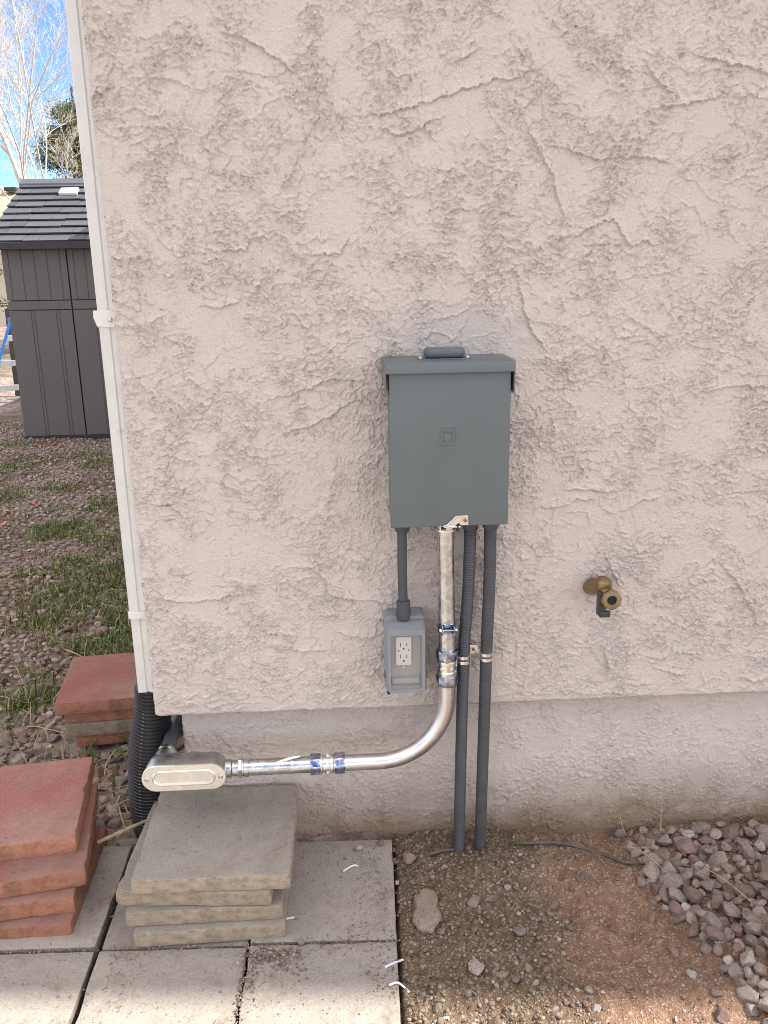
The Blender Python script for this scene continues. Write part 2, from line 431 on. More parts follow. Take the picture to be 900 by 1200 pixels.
# roof: gable falling to the left, only its shade is in the picture
bm = BM()
prism(bm, [(-.80, 2.79), (11.2, 10.23), (23.2, 2.79), (23.2, 2.93), (11.2, 10.38), (-.80, 2.93)], 'y', -.02, 10.3)
obj('roof', bm, M['roof_dark'], house, smooth=False)
bm = BM()
prism(bm, [(-.84, 2.72), (11.2, 10.16), (11.2, 10.40), (-.84, 2.95)], 'y', -.045, -.021)
prism(bm, [(23.24, 2.72), (11.202, 10.16), (11.202, 10.40), (23.24, 2.95)], 'y', -.045, -.021)
box(bm, (-.82, 5.15, 2.86), (.025, 10.34, .18))
obj('fascia', bm, M['white_paint'], house, smooth=False)

# ================================================================== GROUND
def slope(x, y):
    """level of the finished ground (m)"""
    y = np.asarray(y, float); x = np.asarray(x, float)
    front = .0546*np.minimum(y, .03); front = np.maximum(front, -.45)
    back = -.005 - .024*np.clip(y, 0, 9)
    w = sst(.0, .12, y)
    return front*(1-w) + back*w
PAV0, PTH, PW = (.0911, -.2937), .0368, .305
def paver_pt(i, j):
    c, s_ = cos(PTH), sin(PTH)
    return PAV0[0]+PW*(i*c+j*s_), PAV0[1]+PW*(-i*s_+j*c)
def paver_ij(x, y):
    c, s_ = cos(PTH), sin(PTH); dx = (x-PAV0[0])/PW; dy = (y-PAV0[1])/PW
    return dx*c-dy*s_, dx*s_+dy*c
def in_paving(x, y):
    i, j = paver_ij(x, y)
    return sst(.0, -.06, i)*sst(1.02, .97, j)*sst(-12.2, -12.0, i)*sst(-12.2, -12., j)
def soil_h(x, y):
    """dug earth to the right of the paving"""
    s0 = slope(x, y) - .012 - .026*sst(.28, .62, x)*sst(-.45, -.1, y)
    lump = .030*np.exp(-(((x-.50)/.13)**2+((y+.075)/.07)**2)) + .018*np.exp(-(((x-.36)/.10)**2+((y+.11)/.06)**2))
    trough = -.016*np.exp(-(((x-.60)/.12)**2+((y+.30)/.12)**2)) - .012*np.exp(-(((x-.12)/.05)**2+((y+.05)/.10)**2))
    clod = sst(.50, .36, x + .05*fbm(x*8, y*8, 2, 201)) ; sand = 1-clod
    wx = x+.004*pn(x*70, y*70, 203); wy = y+.004*pn(x*70, y*70+4, 204)
    n = .010*fbm(x*9, y*9, 3, 205) + clod*(.0150*np.maximum(0, fbm(wx*22, wy*22, 3, 206)) + .0110*np.abs(fbm(wx*40, wy*40, 3, 216)) + .0060*np.abs(pn(wx*95, wy*95, 207)) + .0018*pn(x*210, y*210, 209)) \
        + sand*(.0045*fbm(x*22, y*26, 3, 208) + .0012*np.abs(pn(x*120, y*120, 210)) + .0005*pn(x*230, y*230, 211))
    pile = .010*sst(-.02, .10, pile_d(x, y))
    return s0 + lump + trough + n + pile
PILE = [(.655, .06), (.675, -.06), (.66, -.14), (.69, -.215), (.72, -.29), (.73, -.37), (.745, -.44), (.755, -.56), (.79, -.80)]
def pile_d(x, y):
    """distance to the right of the edge of the stone bed"""
    P = np.array(PILE)[::-1]; ex = np.interp(y, P[:, 1], P[:, 0])
    return x-ex
def yard_h(x, y):
    return slope(x, y) + .020*fbm(x*1.6, y*1.6, 3, 220) + .008*fbm(x*9, y*9, 2, 221)
def ground_h(x, y):
    z = yard_h(x, y)*sst(-.02, .25, y)+slope(x, y)*(1-sst(-.02, .25, y))
    ip = in_paving(x, y); z = z - .045*ip
    s_in = sst(.06, .12, x)*sst(1.95, 1.85, x)*sst(-.95, -.9, y)*sst(.16, .10, y)
    under = sst(-.32, -.2, x)*sst(.08, .2, y)
    return z - .06*s_in*(1-ip) - .02*under
xs = spaced(-400, -4.4, .3, 400, .028, 1.3, 60); ys = spaced(-400, -.7, 7.0, 600, .028, 1.3, 60)
GX, GY = np.meshgrid(xs, ys); GZ = ground_h(GX, GY)

def m_ground():
    t = NT('yard_earth').world()
    c = t.ramp(t.noise(5, 6, .65), [(.3, (.105, .078, .055)), (.5, (.16, .12, .088)), (.7, (.22, .175, .135))])
    vc = t.voro(34, 'Color'); pebble = t.ramp(t.noise(1.3, 4, .6), [(.42, 0.0), (.55, .8)])
    v = t.n('ShaderNodeSeparateColor'); t.l(vc, v.inputs[0])
    pc = t.ramp(v.outputs[0], [(.0, (.16, .12, .11)), (.4, (.29, .22, .20)), (.7, (.38, .30, .28)), (1., (.48, .43, .40))])
    c = t.mix(pebble, c, pc)
    g = t.ramp(t.noise(.9, 5, .62), [(.50, 0.0), (.62, .35)])
    c = t.mix(g, c, t.ramp(t.noise(30, 3), [(.3, (.035, .06, .018)), (.7, (.09, .12, .04))]))
    t.set(Base_Color=c, Roughness=.95, Specular_IOR_Level=.2)
    t.bump(t.math('ADD', t.voro(34), t.noise(120, 3)), .7, .012)
    return t.m
ground = arr_obj('ground', np.stack([GX.ravel(), GY.ravel(), GZ.ravel()], 1), grid_faces(len(xs), len(ys)), m_ground(), None, kind='structure')

def m_soil():
    t = NT('dug_earth').world(); x, y, z = t.sep()
    e = t.math('ADD', x, t.math('MULTIPLY', t.math('SUBTRACT', t.noise(9, 5, .65), .5), .32))
    dark = t.ramp(t.noise(60, 5, .7), [(.25, (.095, .067, .043)), (.5, (.18, .131, .088)), (.8, (.30, .23, .16))])
    red = t.ramp(t.noise(45, 5, .7), [(.25, (.17, .10, .067)), (.5, (.275, .17, .115)), (.8, (.39, .26, .19))])
    c = t.mix(t.ramp(e, [(.40, 0.0), (.47, 1.0)]), dark, red)
    c = t.mix(t.ramp(t.noise(5.5, 4, .6), [(.5, 0.0), (.66, .6)]), c, (.15, .095, .06))
    v = t.n('ShaderNodeSeparateColor'); t.l(t.voro(260, 'Color'), v.inputs[0])
    c = t.mix(t.ramp(v.outputs[0], [(.84, 0.0), (.88, .7)]), c, (.42, .36, .29))
    t.set(Base_Color=c, Roughness=.96, Specular_IOR_Level=.2)
    t.bump(t.math('ADD', t.noise(330, 4, .7), t.voro(260)), .9, .003)
    return t.m
xs = spaced(.02, .09, 1.08, 1.95, .0032, 1.2, .03); ys = spaced(-.95, -.58, .07, .12, .0032, 1.2, .03)
SX, SY = np.meshgrid(xs, ys); SZ = soil_h(SX, SY)
SZ = SZ - .035*sst(.10, .085, SX - .0*SY - (SY+.2937)*.0368 )
arr_obj('soil_bed', np.stack([SX.ravel(), SY.ravel(), SZ.ravel()], 1), grid_faces(len(xs), len(ys)), m_soil(), None, kind='structure')
soil = [o for o in COL.objects if o.name == 'soil_bed'][0]

# ---- rocks: shapes shared between stones
def rock_mesh(name, m, sub=2, squash=(1, .8, .62), cuts=9, seed=0, amp=.05):
    r = random.Random(seed); bm = bmesh.new(); bmesh.ops.create_icosphere(bm, subdivisions=sub, radius=1)
    pl = []
    for _ in range(cuts):
        d = Vector((r.gauss(0, 1), r.gauss(0, 1), r.gauss(0, 1))).normalized(); pl.append((d, r.uniform(.55, .86)))
    off = Vector((r.random()*50, r.random()*50, r.random()*50))
    from mathutils import noise as mn
    for v in bm.verts:
        for d, k in pl:
            q = v.co.dot(d)
            if q > k: v.co -= d*(q-k)*.97
        v.co *= 1+amp*mn.noise(v.co*2.3+off)*2
        v.co = Vector((v.co.x*squash[0], v.co.y*squash[1], v.co.z*squash[2]))
    me = bpy.data.meshes.new(name); bm.to_mesh(me); bm.free(); finish(me, m, True); return me
def m_rock(name, stops, per='object'):
    t = NT(name)
    if per == 'object': rnd = t.n('ShaderNodeObjectInfo').outputs['Random']
    else: rnd = t.n('ShaderNodeNewGeometry').outputs['Random Per Island']
    t.world() if per != 'object' else None
    c = t.ramp(rnd, stops)
    sc = 1.6 if per == 'object' else 60
    c = t.mix(t.ramp(t.noise(sc*1.5, 5, .7), [(.35, 0.0), (.65, .6)]), c, t.mix(.5, c, (.46, .40, .37)))
    c = t.mix(t.ramp(t.noise(sc*3.2, 5, .75), [(.5, 0.0), (.72, .75)]), c, (.115, .085, .07))
    t.set(Base_Color=c, Roughness=.82, Specular_IOR_Level=.35)
    t.bump(t.noise(sc*5, 6, .75), .55, .25 if per == 'object' else .004)
    return t.m
RS = [(0., (.19, .115, .09)), (.16, (.30, .19, .15)), (.34, (.40, .30, .25)), (.5, (.24, .20, .18)), (.64, (.45, .37, .32)), (.78, (.32, .175, .13)), (.9, (.58, .52, .45)), (1., (.17, .14, .13))]
M['rock'] = m_rock('river_stone', RS); M['rock_stuff'] = m_rock('river_stone_loose', RS, 'island')
PS = [(0., (.13, .092, .064)), (.5, (.20, .145, .105)), (.8, (.28, .215, .16)), (1., (.44, .38, .31))]
M['clod'] = m_rock('earth_clod', [(0., (.115, .082, .057)), (.6, (.18, .13, .092)), (.93, (.24, .18, .13)), (1., (.36, .31, .25))], 'island')
M['crumb'] = m_rock('earth_crumb', PS, 'island')
ROCKS = [rock_mesh('stone', M['rock'], 4, (1, random.uniform(.68, .95), random.uniform(.55, .8)), 13, 40+i, .035) for i in range(14)]
def place_rock(parent, x, y, z, r, name='stone', mesh=None, rot=None, **pr):
    o = bpy.data.objects.new(name, mesh or random.choice(ROCKS)); o0 = ORG[parent.name] if parent else Vector()
    o.location = Vector((x, y, z))-o0; o.scale = (r, r, r)
    o.rotation_euler = rot or (random.gauss(0, .35), random.gauss(0, .35), random.uniform(0, 6.28)); link(o, parent)
    return props(o, **pr)
def template(sub, n=6, squash=.65, seed=0):
    out = []
    for i in range(n):
        me = rock_mesh('t', None, sub, (1, random.uniform(.65, .95), random.uniform(.45, .75)), 7, seed+i, .09)
        V = np.empty(len(me.vertices)*3); me.vertices.foreach_get('co', V); F = np.empty(len(me.polygons)*3, np.int32); me.polygons.foreach_get('vertices', F)
        out.append((V.reshape(-1, 3), F.reshape(-1, 3))); bpy.data.meshes.remove(me)
    return out
T1 = template(1, 8, seed=300); T2 = template(2, 8, seed=340)
T3 = template(3, 8, seed=380)
def scatter(name, pts, m, tmpl, parent=None, **pr):
    """many small stones joined into one mesh: pts rows x, y, z, r"""
    pts = np.asarray(pts, float); Vs = []; Fs = []; base = 0
    for k, (TV, TF) in enumerate(tmpl):
        p = pts[k::len(tmpl)]; n = len(p)
        if n == 0: continue
        a = rng.uniform(0, 2*pi, n); b = rng.normal(0, .35, n); ca, sa, cb, sb = np.cos(a), np.sin(a), np.cos(b), np.sin(b)
        v = TV[None]*p[:, 3, None, None]
        x = v[..., 0]*cb[:, None]+v[..., 2]*sb[:, None]; z = -v[..., 0]*sb[:, None]+v[..., 2]*cb[:, None]; y = v[..., 1]
        X = x*ca[:, None]-y*sa[:, None]+p[:, 0, None]; Y = x*sa[:, None]+y*ca[:, None]+p[:, 1, None]; Z = z+p[:, 2, None]
        Vs.append(np.stack([X, Y, Z], -1).reshape(-1, 3)); Fs.append((TF[None]+(base+np.arange(n)*len(TV))[:, None, None]).reshape(-1, 3)); base += n*len(TV)
    return arr_obj(name, np.concatenate(Vs), np.concatenate(Fs), m, parent, kind='stuff', **pr)
def dart(n, x0, x1, y0, y1, dmin, test=None, tries=30):
    """points no closer than dmin"""
    cell = dmin/1.4143; G = {}; out = []
    for _ in range(n*tries):
        if len(out) >= n: break
        x = random.uniform(x0, x1); y = random.uniform(y0, y1)
        if test and not test(x, y): continue
        i, j = int(x//cell), int(y//cell); ok = True
        for a in range(i-2, i+3):
            for b in range(j-2, j+3):
                q = G.get((a, b))
                if q and (q[0]-x)**2+(q[1]-y)**2 < dmin*dmin: ok = False; break
            if not ok: break
        if ok: G[(i, j)] = (x, y); out.append((x, y))
    return out

def sz0(x, y): return float(soil_h(np.float64(x), np.float64(y)))
# stone bed at the right: each stone that shows is a part, the rest out of frame is joined
def yaw_lim(x, y):     # true where the photograph's field of view reaches on the ground
    return x < .62+.40*(y+1.74) and x > -.9*(y+1.74)*.62-.3
bed = dart(1500, .58, 1.9, -.9, .025, .0215, lambda x, y: float(pile_d(x, y)) > random.uniform(-.012, .012))
items = []
for x, y in bed:
    r = random.choice((.0125, .014, .016, .018, .021, .026))*random.uniform(.9, 1.1)
    items.append((x, y, float(soil_h(np.float64(x), np.float64(y)))+.005*random.random()+.002, r))
for x, y in dart(700, .60, 1.8, -.85, .004, .031, lambda x, y: float(pile_d(x, y)) > .018):
    r = random.choice((.014, .016, .019, .022, .026))
    items.append((x, y, float(soil_h(np.float64(x), np.float64(y)))+.014+.006*random.random(), r))
vis = [q for q in items if q[0] < 1.12 and q[1] > -.60]; hid = [q for q in items if not (q[0] < 1.12 and q[1] > -.60)]
vis.sort(key=lambda q: -(q[3]+.6*(q[2]-sz0(q[0], q[1])))*(1 if q[0] < .99 else .3)); hid += vis[262:]; vis = vis[:262]
for x, y, z, r in vis: place_rock(soil, x, y, z, r)
scatter('gravel', hid, M['rock_stuff'], T3)
# single stones lying in the dug earth
def sz(x, y): return float(soil_h(np.float64(x), np.float64(y)))
tan = m_rock('pale_stone', [(0, (.27, .22, .165)), (1, (.33, .27, .21))], 'island'); 
for x, y, r, k, fl in ((.548, -.262, .0125, 3, 1), (.594, -.288, .016, 5, .6), (.262, -.196, .018, 2, .7), (.286, -.208, .014, 7, .8), (.279, -.312, .0095, 1, 1), (.262, -.165, .0085, 4, 1),
                   (.68, -.50, .018, 6, .8), (.655, -.335, .013, 8, .9), (.345, -.372, .011, 9, .8), (.352, -.405, .010, 2, .8), (.24, -.365, .020, 10, .5), (.29, -.385, .015, 4, .6), (.345, -.285, .015, 0, .8),
                   (.17, -.055, .016, 5, .7), (.135, -.045, .020, 6, .6), (.45, -.47, .012, 1, .8), (.60, -.135, .009, 2, 1), (.665, -.19, .011, 3, 1), (.53, -.42, .008, 5, 1), (.47, -.25, .006, 6, 1), (.255, -.495, .020, 7, .6), (.22, -.50, .015, 2, .6),
                   (.64, -.24, .012, 4, 1), (.63, -.31, .010, 2, 1), (.665, -.40, .013, 1, .9), (.69, -.45, .014, 0, .9)):
    o = place_rock(soil, x, y, sz(x, y)+r*.22, r, mesh=ROCKS[k]); o.scale.z *= fl
# the waisted tan rock half buried beside the paving
bm = BM(); bmesh.ops.create_icosphere(bm, subdivisions=4, radius=1)
for v in bm.verts:
    p = v.co.copy(); waist = 1-.24*math.exp(-((p.y-.05)/.32)**2)
    n = 1.6*float(fbm(np.float64(p.x*2.4+3), np.float64(p.y*2.4+p.z), 4, 230))
    v.co = Vector((.158+(p.x*.033*waist+.006*p.y)*(1+.20*n), -.212+p.y*.063*(1+.12*n), sz(.158, -.212)-.004+min(p.z, .62)*.024*(1+.25*n)))
obj('stone', bm, tan, soil, smooth=True, label='large waisted tan rock half buried in the dug earth')
# loose crumbs
pts = []
for _ in range(6500):
    x = random.uniform(.095, .80); y = random.uniform(-.60, .035)
    if float(pile_d(x, y)) > .02: continue
    dens = 1.0 if x+.06*float(pn(np.float64(x*9), np.float64(y*9), 5)) < .43 else .22
    if random.random() > dens: continue
    r = .0009+.0070*random.random()**5; pts.append((x, y, sz(x, y)+r*.3, r))
scatter('soil_crumbs', pts, M['crumb'], T1)

pts = []
for _ in range(650):
    x = random.gauss(.30, .13) if random.random() < .6 else random.gauss(.47, .07); y = random.uniform(-.60, .035)
    if not .10 < x < .66 or (x > .48 and y < -.16): continue
    r = .0025+.0085*random.random()**4; pts.append((x, y, sz(x, y)+r*.15, r))
scatter('soil_clods', pts, M['clod'], T3)

# ================================================================== PAVING
def m_slab(name, base, edge, sun_scale=1.0, dirt=.4, world_dirt=False):
    t = NT(name); rnd = t.n('ShaderNodeObjectInfo').outputs['Random']
    n1 = t.noise(7, 5, .65); n2 = t.noise(140, 4, .7); n3 = t.noise(420, 2, .6)
    c = t.ramp(n1, [(.3, tuple(v*.86 for v in base)), (.7, tuple(min(1, v*1.1) for v in base))])
    c = t.mix(t.ramp(n2, [(.35, .5), (.6, 0.0)]), c, tuple(v*.55 for v in base))
    c = t.mix(t.ramp(n3, [(.56, 0.0), (.72, .6)]), c, tuple(min(1, v*1.6) for v in base))
    c = t.mix(t.ramp(t.noise(3.2, 5, .7), [(.52, 0.0), (.68, .45)]), c, tuple(.5*v+.5*g for v, g in zip(base, (.36, .32, .28))))
    c = t.mix(t.ramp(t.noise(4.5, 6, .75), [(.42, 0.0), (.7, .42)]), c, tuple(.42*v+.58*g for v, g in zip(base, (.42, .36, .31))))
    c = t.mix(t.ramp(t.noise(75, 3, .6), [(.64, 0.0), (.68, dirt*1.5)]), c, (.11, .09, .07))
    # cut faces: coarser and browner
    nm = t.n('ShaderNodeNewGeometry'); sx = t.n('ShaderNodeSeparateXYZ'); t.l(nm.outputs['True Normal'], sx.inputs[0])
    side = t.ramp(sx.outputs[2], [(.35, 1.0), (.8, 0.0)])
    ec = t.ramp(t.noise(1, 6, .75, 0, t.mapv((55, 55, 80))), [(.3, tuple(v*.55 for v in edge)), (.5, edge), (.72, tuple(v*1.25 for v in edge))])
    c = t.mix(side, c, ec)
    d = t.ramp(t.noise(11, 8, .78), [(.50, 0.0), (.60, dirt*.7), (.72, min(1, dirt*1.7))])
    c = t.mix(d, c, (.15, .115, .085))
    hs = t.n('ShaderNodeHueSaturation'); t.l(c, hs.inputs['Color']); t.l(t.math('ADD', t.math('MULTIPLY', rnd, .22), .89), hs.inputs['Value'])
    t.set(Base_Color=hs.outputs[0], Roughness=.92, Specular_IOR_Level=.25)
    t.bump(t.math('ADD', t.math('MULTIPLY', n2, 1.2), n3), .7, .0016)
    return t.m
M['grey_slab'] = m_slab('grey_concrete', (.285, .262, .228), (.33, .27, .20), dirt=.35)
M['paver'] = m_slab('paver_concrete', (.345, .318, .280), (.22, .19, .16), dirt=.45)
M['red_slab'] = m_slab('red_concrete', (.315, .135, .112), (.37, .175, .11), dirt=.4)
def slab_bm(w, d, h, seed=0, bev=.004, res=.016, chips=0):
    """moulded slab centred on 0, top at z=0, with slightly uneven worn edges"""
    bm = BM(); bmesh.ops.create_cube(bm, size=1)
    for v in bm.verts: v.co = Vector((v.co.x*w, v.co.y*d, (v.co.z-.5)*h))
    bmesh.ops.bevel(bm, geom=bm.edges[:], offset=bev, segments=2, profile=.5, affect='EDGES')
    nx_ = int(w/res); nd = int(d/res)
    for i in range(1, nx_): bmesh.ops.bisect_plane(bm, geom=bm.verts[:]+bm.edges[:]+bm.faces[:], plane_co=(-w/2+w*i/nx_, 0, 0), plane_no=(1, 0, 0))
    for i in range(1, nd): bmesh.ops.bisect_plane(bm, geom=bm.verts[:]+bm.edges[:]+bm.faces[:], plane_co=(0, -d/2+d*i/nd, 0), plane_no=(0, 1, 0))
    for i in range(1, 3): bmesh.ops.bisect_plane(bm, geom=bm.verts[:]+bm.edges[:]+bm.faces[:], plane_co=(0, 0, -h*i/3), plane_no=(0, 0, 1))
    r = random.Random(seed); ch = [(Vector((r.choice((-1, 1))*w/2, r.choice((-1, 1))*d/2, r.choice((0, -h)))), r.uniform(.003, .0065)) for _ in range(1+chips)]
    ch += [(Vector((r.uniform(-w/2, w/2), -d/2, r.choice((0, -h)))), r.uniform(.004, .008)) for _ in range(1+chips)]
    ch += [(Vector((w/2*r.choice((-1, 1)), r.uniform(-d/2, d/2), 0)), r.uniform(.006, .012)) for _ in range(3)]
    from mathutils import noise as mn
    off = Vector((seed*3.7, seed*1.3, 0)); cen = Vector((0, 0, -h/2))
    for v in bm.verts:
        o = v.co.copy(); e = mn.noise(o*30+off)*.0012+mn.noise(o*85+off)*.0008
        n = Vector((o.x/(w/2), o.y/(d/2), (o.z+h/2)/(h/2))); k = max(abs(n.x), abs(n.y), abs(n.z))
        if abs(n.x) > .97: v.co.x += e*1.1*n.x
        if abs(n.y) > .97: v.co.y += e*1.1*n.y
        if n.z > .9: v.co.z += e*.8
        for c, rad in ch:
            q = (o-c).length
            if q < rad*1.4: v.co += (cen-o).normalized()*(rad*1.4-q)*.45
    return bm
paving = bpy.data.objects.new('paving', None); link(paving); props(paving, kind='structure'); ORG['paving'] = Vector((0, 0, 0))
PM = []
for k in range(6):
    b = slab_bm(PW-.005, PW-.005, .045, 20+k, .003, .03, 0 if k else 2); me = bpy.data.meshes.new('paver'); b.to_mesh(me); b.free(); finish(me, M['paver'], 'auto'); PM.append(me)
tilt = math.atan(.0546)
for i in range(-12, 0):
    for j in range(-9, 1):
        if j == 0 and i < -6: continue
        x, y = paver_pt(i+.5, j+.5); gap = -.005 if i <= -3 else 0.0     # wider joint left of the third column
        x += gap
        z = float(slope(np.float64(x), np.float64(y)))+random.uniform(-.0018, .0018)
        if (i, j) == (-2, 0): z -= .006
        o = bpy.data.objects.new('paver', PM[(i*5+j*3) % 6]); o.location = (x, y, z)
        o.rotation_euler = (tilt+random.uniform(-.004, .004), random.uniform(-.004, .004), -PTH+random.choice((0, pi/2, pi, -pi/2)) if 0 else -PTH); link(o, paving)
# crumbs of earth and grit on the paving
def pz(x, y): return float(slope(np.float64(x), np.float64(y)))+.001
pts = []
def blob(cx, cy, sx, sy, n, r0=.0012, r1=.004):
    for _ in range(n):
        x = random.gauss(cx, sx); y = random.gauss(cy, sy)
        if y > .03 or x > .085: continue
        r = r0+(r1-r0)*random.random()**3; pts.append((x, y, pz(x, y)+r*.5, r))
blob(-.155, -.315, .035, .012, 260, .0015, .006); blob(-.20, -.36, .006, .05, 130, .001, .004); blob(-.13, -.35, .02, .02, 90, .001, .005)
blob(.05, -.13, .03, .10, 420, .0008, .003); blob(0, -.28, .06, .02, 300, .0008, .003); blob(.06, -.39, .02, .05, 240, .0008, .004)
blob(-.05, -.06, .05, .04, 160, .0008, .003); blob(-.1, -.45, .2, .06, 300, .0007, .0025); blob(-.46, -.29, .02, .03, 220, .0008, .003); blob(-.5, -.40, .12, .06, 160, .0008, .003)
blob(-.52, -.15, .03, .10, 140, .0008, .0025)
for k in range(-2, 3):
    for _ in range(90):
        a, b = paver_pt(-random.random()*3.4, 0); pts.append((a, b+random.gauss(0, .003), pz(a, b)-.001, random.uniform(.001, .003)))
for _ in range(260):
    a, b = paver_pt(-1, -random.random()*1.2); pts.append((a+random.gauss(0, .004), b, pz(a, b), random.uniform(.001, .0035)))
scatter('soil_crumbs', pts, M['crumb'], T1)
for n_, (x, y, r, lab) in enumerate(((.020, -.022, .0125, 'brown lump of earth on the back paver near the wall'), (.072, -.010, .011, 'small grey pebble at the back right corner of the paving'),
                     (-.107, -.288, .010, 'pinkish pebble on the paving joint beside the grey slab stack'))):
    o = place_rock(None, x, y, pz(x, y)+r*.5, r, name='pebble', mesh=rock_mesh('pebble', M['crumb'] if n_ == 0 else M['rock'], 2, (1, .85, .7), 8, 500+n_, .1), label=lab, cat='pebble')

# ================================================================== STACKED SLABS
def stack(items, mat_of, name='paving_slab'):
    out = []
    for (x, y, ztop, w, d, h, rot, tx, ty, mk, seed, lab, grp) in items:
        bm = slab_bm(w, d, h, seed, .0026, .012, 1)
        me = bpy.data.meshes.new(name); 
        bm.transform(Matrix.Translation((0, 0, h))); bmesh.ops.recalc_face_normals(bm, faces=bm.faces); bm.to_mesh(me); bm.free(); finish(me, M[mk], 'auto')
        o = bpy.data.objects.new(name, me); o.location = (x, y, ztop-h); o.rotation_euler = (radians(tx), radians(ty), radians(rot)); link(o)
        props(o, lab, 'slab', grp, 'thing'); out.append(o)
    return out
stack([
 (-.295, -.122, .0275, .306, .300, .036, 1.0, 2.6, 0, 'grey_slab', 1, 'bottom grey concrete slab of the grey stack, resting on the paving', 'grey slabs stacked under the conduit fitting'),
 (-.303, -.108, .0645, .318, .300, .036, .2, 2.4, .3, 'grey_slab', 2, 'third grey slab from the top in the grey stack', 'grey slabs stacked under the conduit fitting'),
 (-.312, -.104, .1015, .318, .296, .036, -4.5, 2.2, -.2, 'grey_slab', 3, 'second grey slab from the top, jutting out left and twisted', 'grey slabs stacked under the conduit fitting'),
 (-.281, -.1075, .1385, .320, .300, .036, -1.2, 2.2, .1, 'grey_slab', 4, 'top grey slab of the grey stack, below the oval conduit fitting', 'grey slabs stacked under the conduit fitting'),
], None)
stack([
 (-.735, -.080, .026, .306, .306, .041, 0.0, 2.6, 0, 'red_slab', 5, 'bottom red slab of the near left stack, resting on the paving', 'red slabs stacked at the left edge'),
 (-.748, -.068, .068, .306, .306, .041, 6.0, 2.2, .4, 'red_slab', 6, 'recessed dirty red slab just above the bottom one at the left edge', 'red slabs stacked at the left edge'),
 (-.735, -.050, .110, .306, .306, .041, 9.6, 2.2, 0, 'red_slab', 7, 'red slab just under the top one in the near left stack', 'red slabs stacked at the left edge'),
 (-.762, .010, .152, .306, .306, .041, 7.6, 1.8, .2, 'red_slab', 8, 'top red slab of the near left stack with a grey worn patch', 'red slabs stacked at the left edge'),
], None)
stack([
 (-.655, .655, .033, .290, .290, .036, 9, -.6, 0, 'red_slab', 9, 'bottom red slab of the far stack beside the downspout', 'slabs stacked beside the downspout'),
 (-.657, .650, .075, .306, .306, .041, 4, -.4, 0, 'grey_slab', 10, 'lone grey slab between red ones beside the downspout', 'slabs stacked beside the downspout'),
 (-.655, .652, .111, .300, .306, .035, 3, -.3, 0, 'red_slab', 11, 'second red slab from the top beside the downspout', 'slabs stacked beside the downspout'),
 (-.677, .640, .150, .312, .312, .038, 6.5, -.3, .5, 'red_slab', 12, 'top red slab of the far stack beside the downspout', 'slabs stacked beside the downspout'),
], None)

# ================================================================== METALS AND PLASTICS
M['panel_grey'] = m_plain('grey_enamel', (.118, .140, .142), .38, 0.0, .03, 8, .06, 300, .0004)
M['hub_grey'] = m_plain('grey_hub_enamel', (.100, .122, .135), .35, 0.0, .08, 30, .05)
def m_zinc(name, col=(.62, .62, .60), spang=.18, rough=.3, grime=.25, blue=0.0):
    t = NT(name); n = t.voro(95, 'Color'); s_ = t.n('ShaderNodeSeparateColor'); t.l(n, s_.inputs[0])
    c = t.ramp(s_.outputs[0], [(0, tuple(v*(1-spang) for v in col)), (1, tuple(min(1, v*(1+spang)) for v in col))])
    c = t.mix(t.ramp(t.noise(25, 5, .7), [(.45, 0.0), (.7, grime)]), c, (.30, .27, .23))
    if blue: c = t.mix(t.ramp(t.noise(42, 3, .6, 1.0), [(.44, blue), (.56, 0.0)]), c, (.20, .27, .42))
    t.set(Base_Color=c, Metallic=1.0, Roughness=t.ramp(t.noise(60, 4), [(.3, rough-.08), (.7, rough+.14)]))
    t.bump(t.math('ADD', t.noise(150, 3), s_.outputs[0]), .12, .0006)
    return t.m
M['zinc'] = m_zinc('galvanised_steel', (.62, .63, .63), .2, .26, .06)
M['satin'] = m_zinc('satin_aluminium', (.76, .76, .75), .03, .32, .08)
M['cast'] = m_zinc('cast_aluminium', (.58, .59, .60), .05, .30, .25)
M['cover_plate'] = m_zinc('stamped_plate', (.80, .78, .73), .03, .33, .15)
M['blue_zinc'] = m_zinc('blue_zinc_plate', (.60, .63, .70), .06, .17, .05, .9)
M['bright'] = m_zinc('bright_zinc', (.86, .86, .83), .04, .25, .05)
M['pvc'] = m_plain('dark_grey_pvc', (.058, .066, .074), .42, 0, .10, 20, .05)
M['flex'] = m_plain('flexible_grey_pvc', (.060, .064, .072), .48, 0, .14, 14, .05)
M['flex_b'] = m_plain('weathered_grey_pvc', (.062, .063, .066), .55, 0, .22, 25, .06)
M['outlet_grey'] = m_plain('outlet_grey_plastic', (.235, .25, .265), .42, 0, .05, 20, .04)
M['plate'] = m_plain('outlet_back_plate', (.34, .32, .295), .5, 0, .05, 20, 0)
M['ivory'] = m_plain('ivory_plastic', (.72, .68, .60), .4, 0, .03, 20, 0)
M['black'] = m_plain('black_rubber', (.016, .016, .018), .5, 0, .2, 30, .1)
M['hole'] = m_plain('dark_hole', (.01, .01, .01), .9, 0, .1, 30, 0)
M['tube_black'] = m_plain('black_corrugated_plastic', (.014, .014, .017), .38, 0, .25, 30, .05)
M['brass'] = m_zinc('weathered_brass', (.31, .22, .12), .12, .45, .6)
M['bib_green'] = m_plain('dark_green_paint', (.035, .05, .048), .4, 0, .25, 60, .1)
def m_lens():
    t = NT('clear_cover'); t.set(Base_Color=(.7, .7, .68), Roughness=.22)
    t.b.inputs['Alpha'].default_value = .12
    t.b.inputs['Roughness'].default_value = .18
    return t.m
M['lens'] = m_lens()
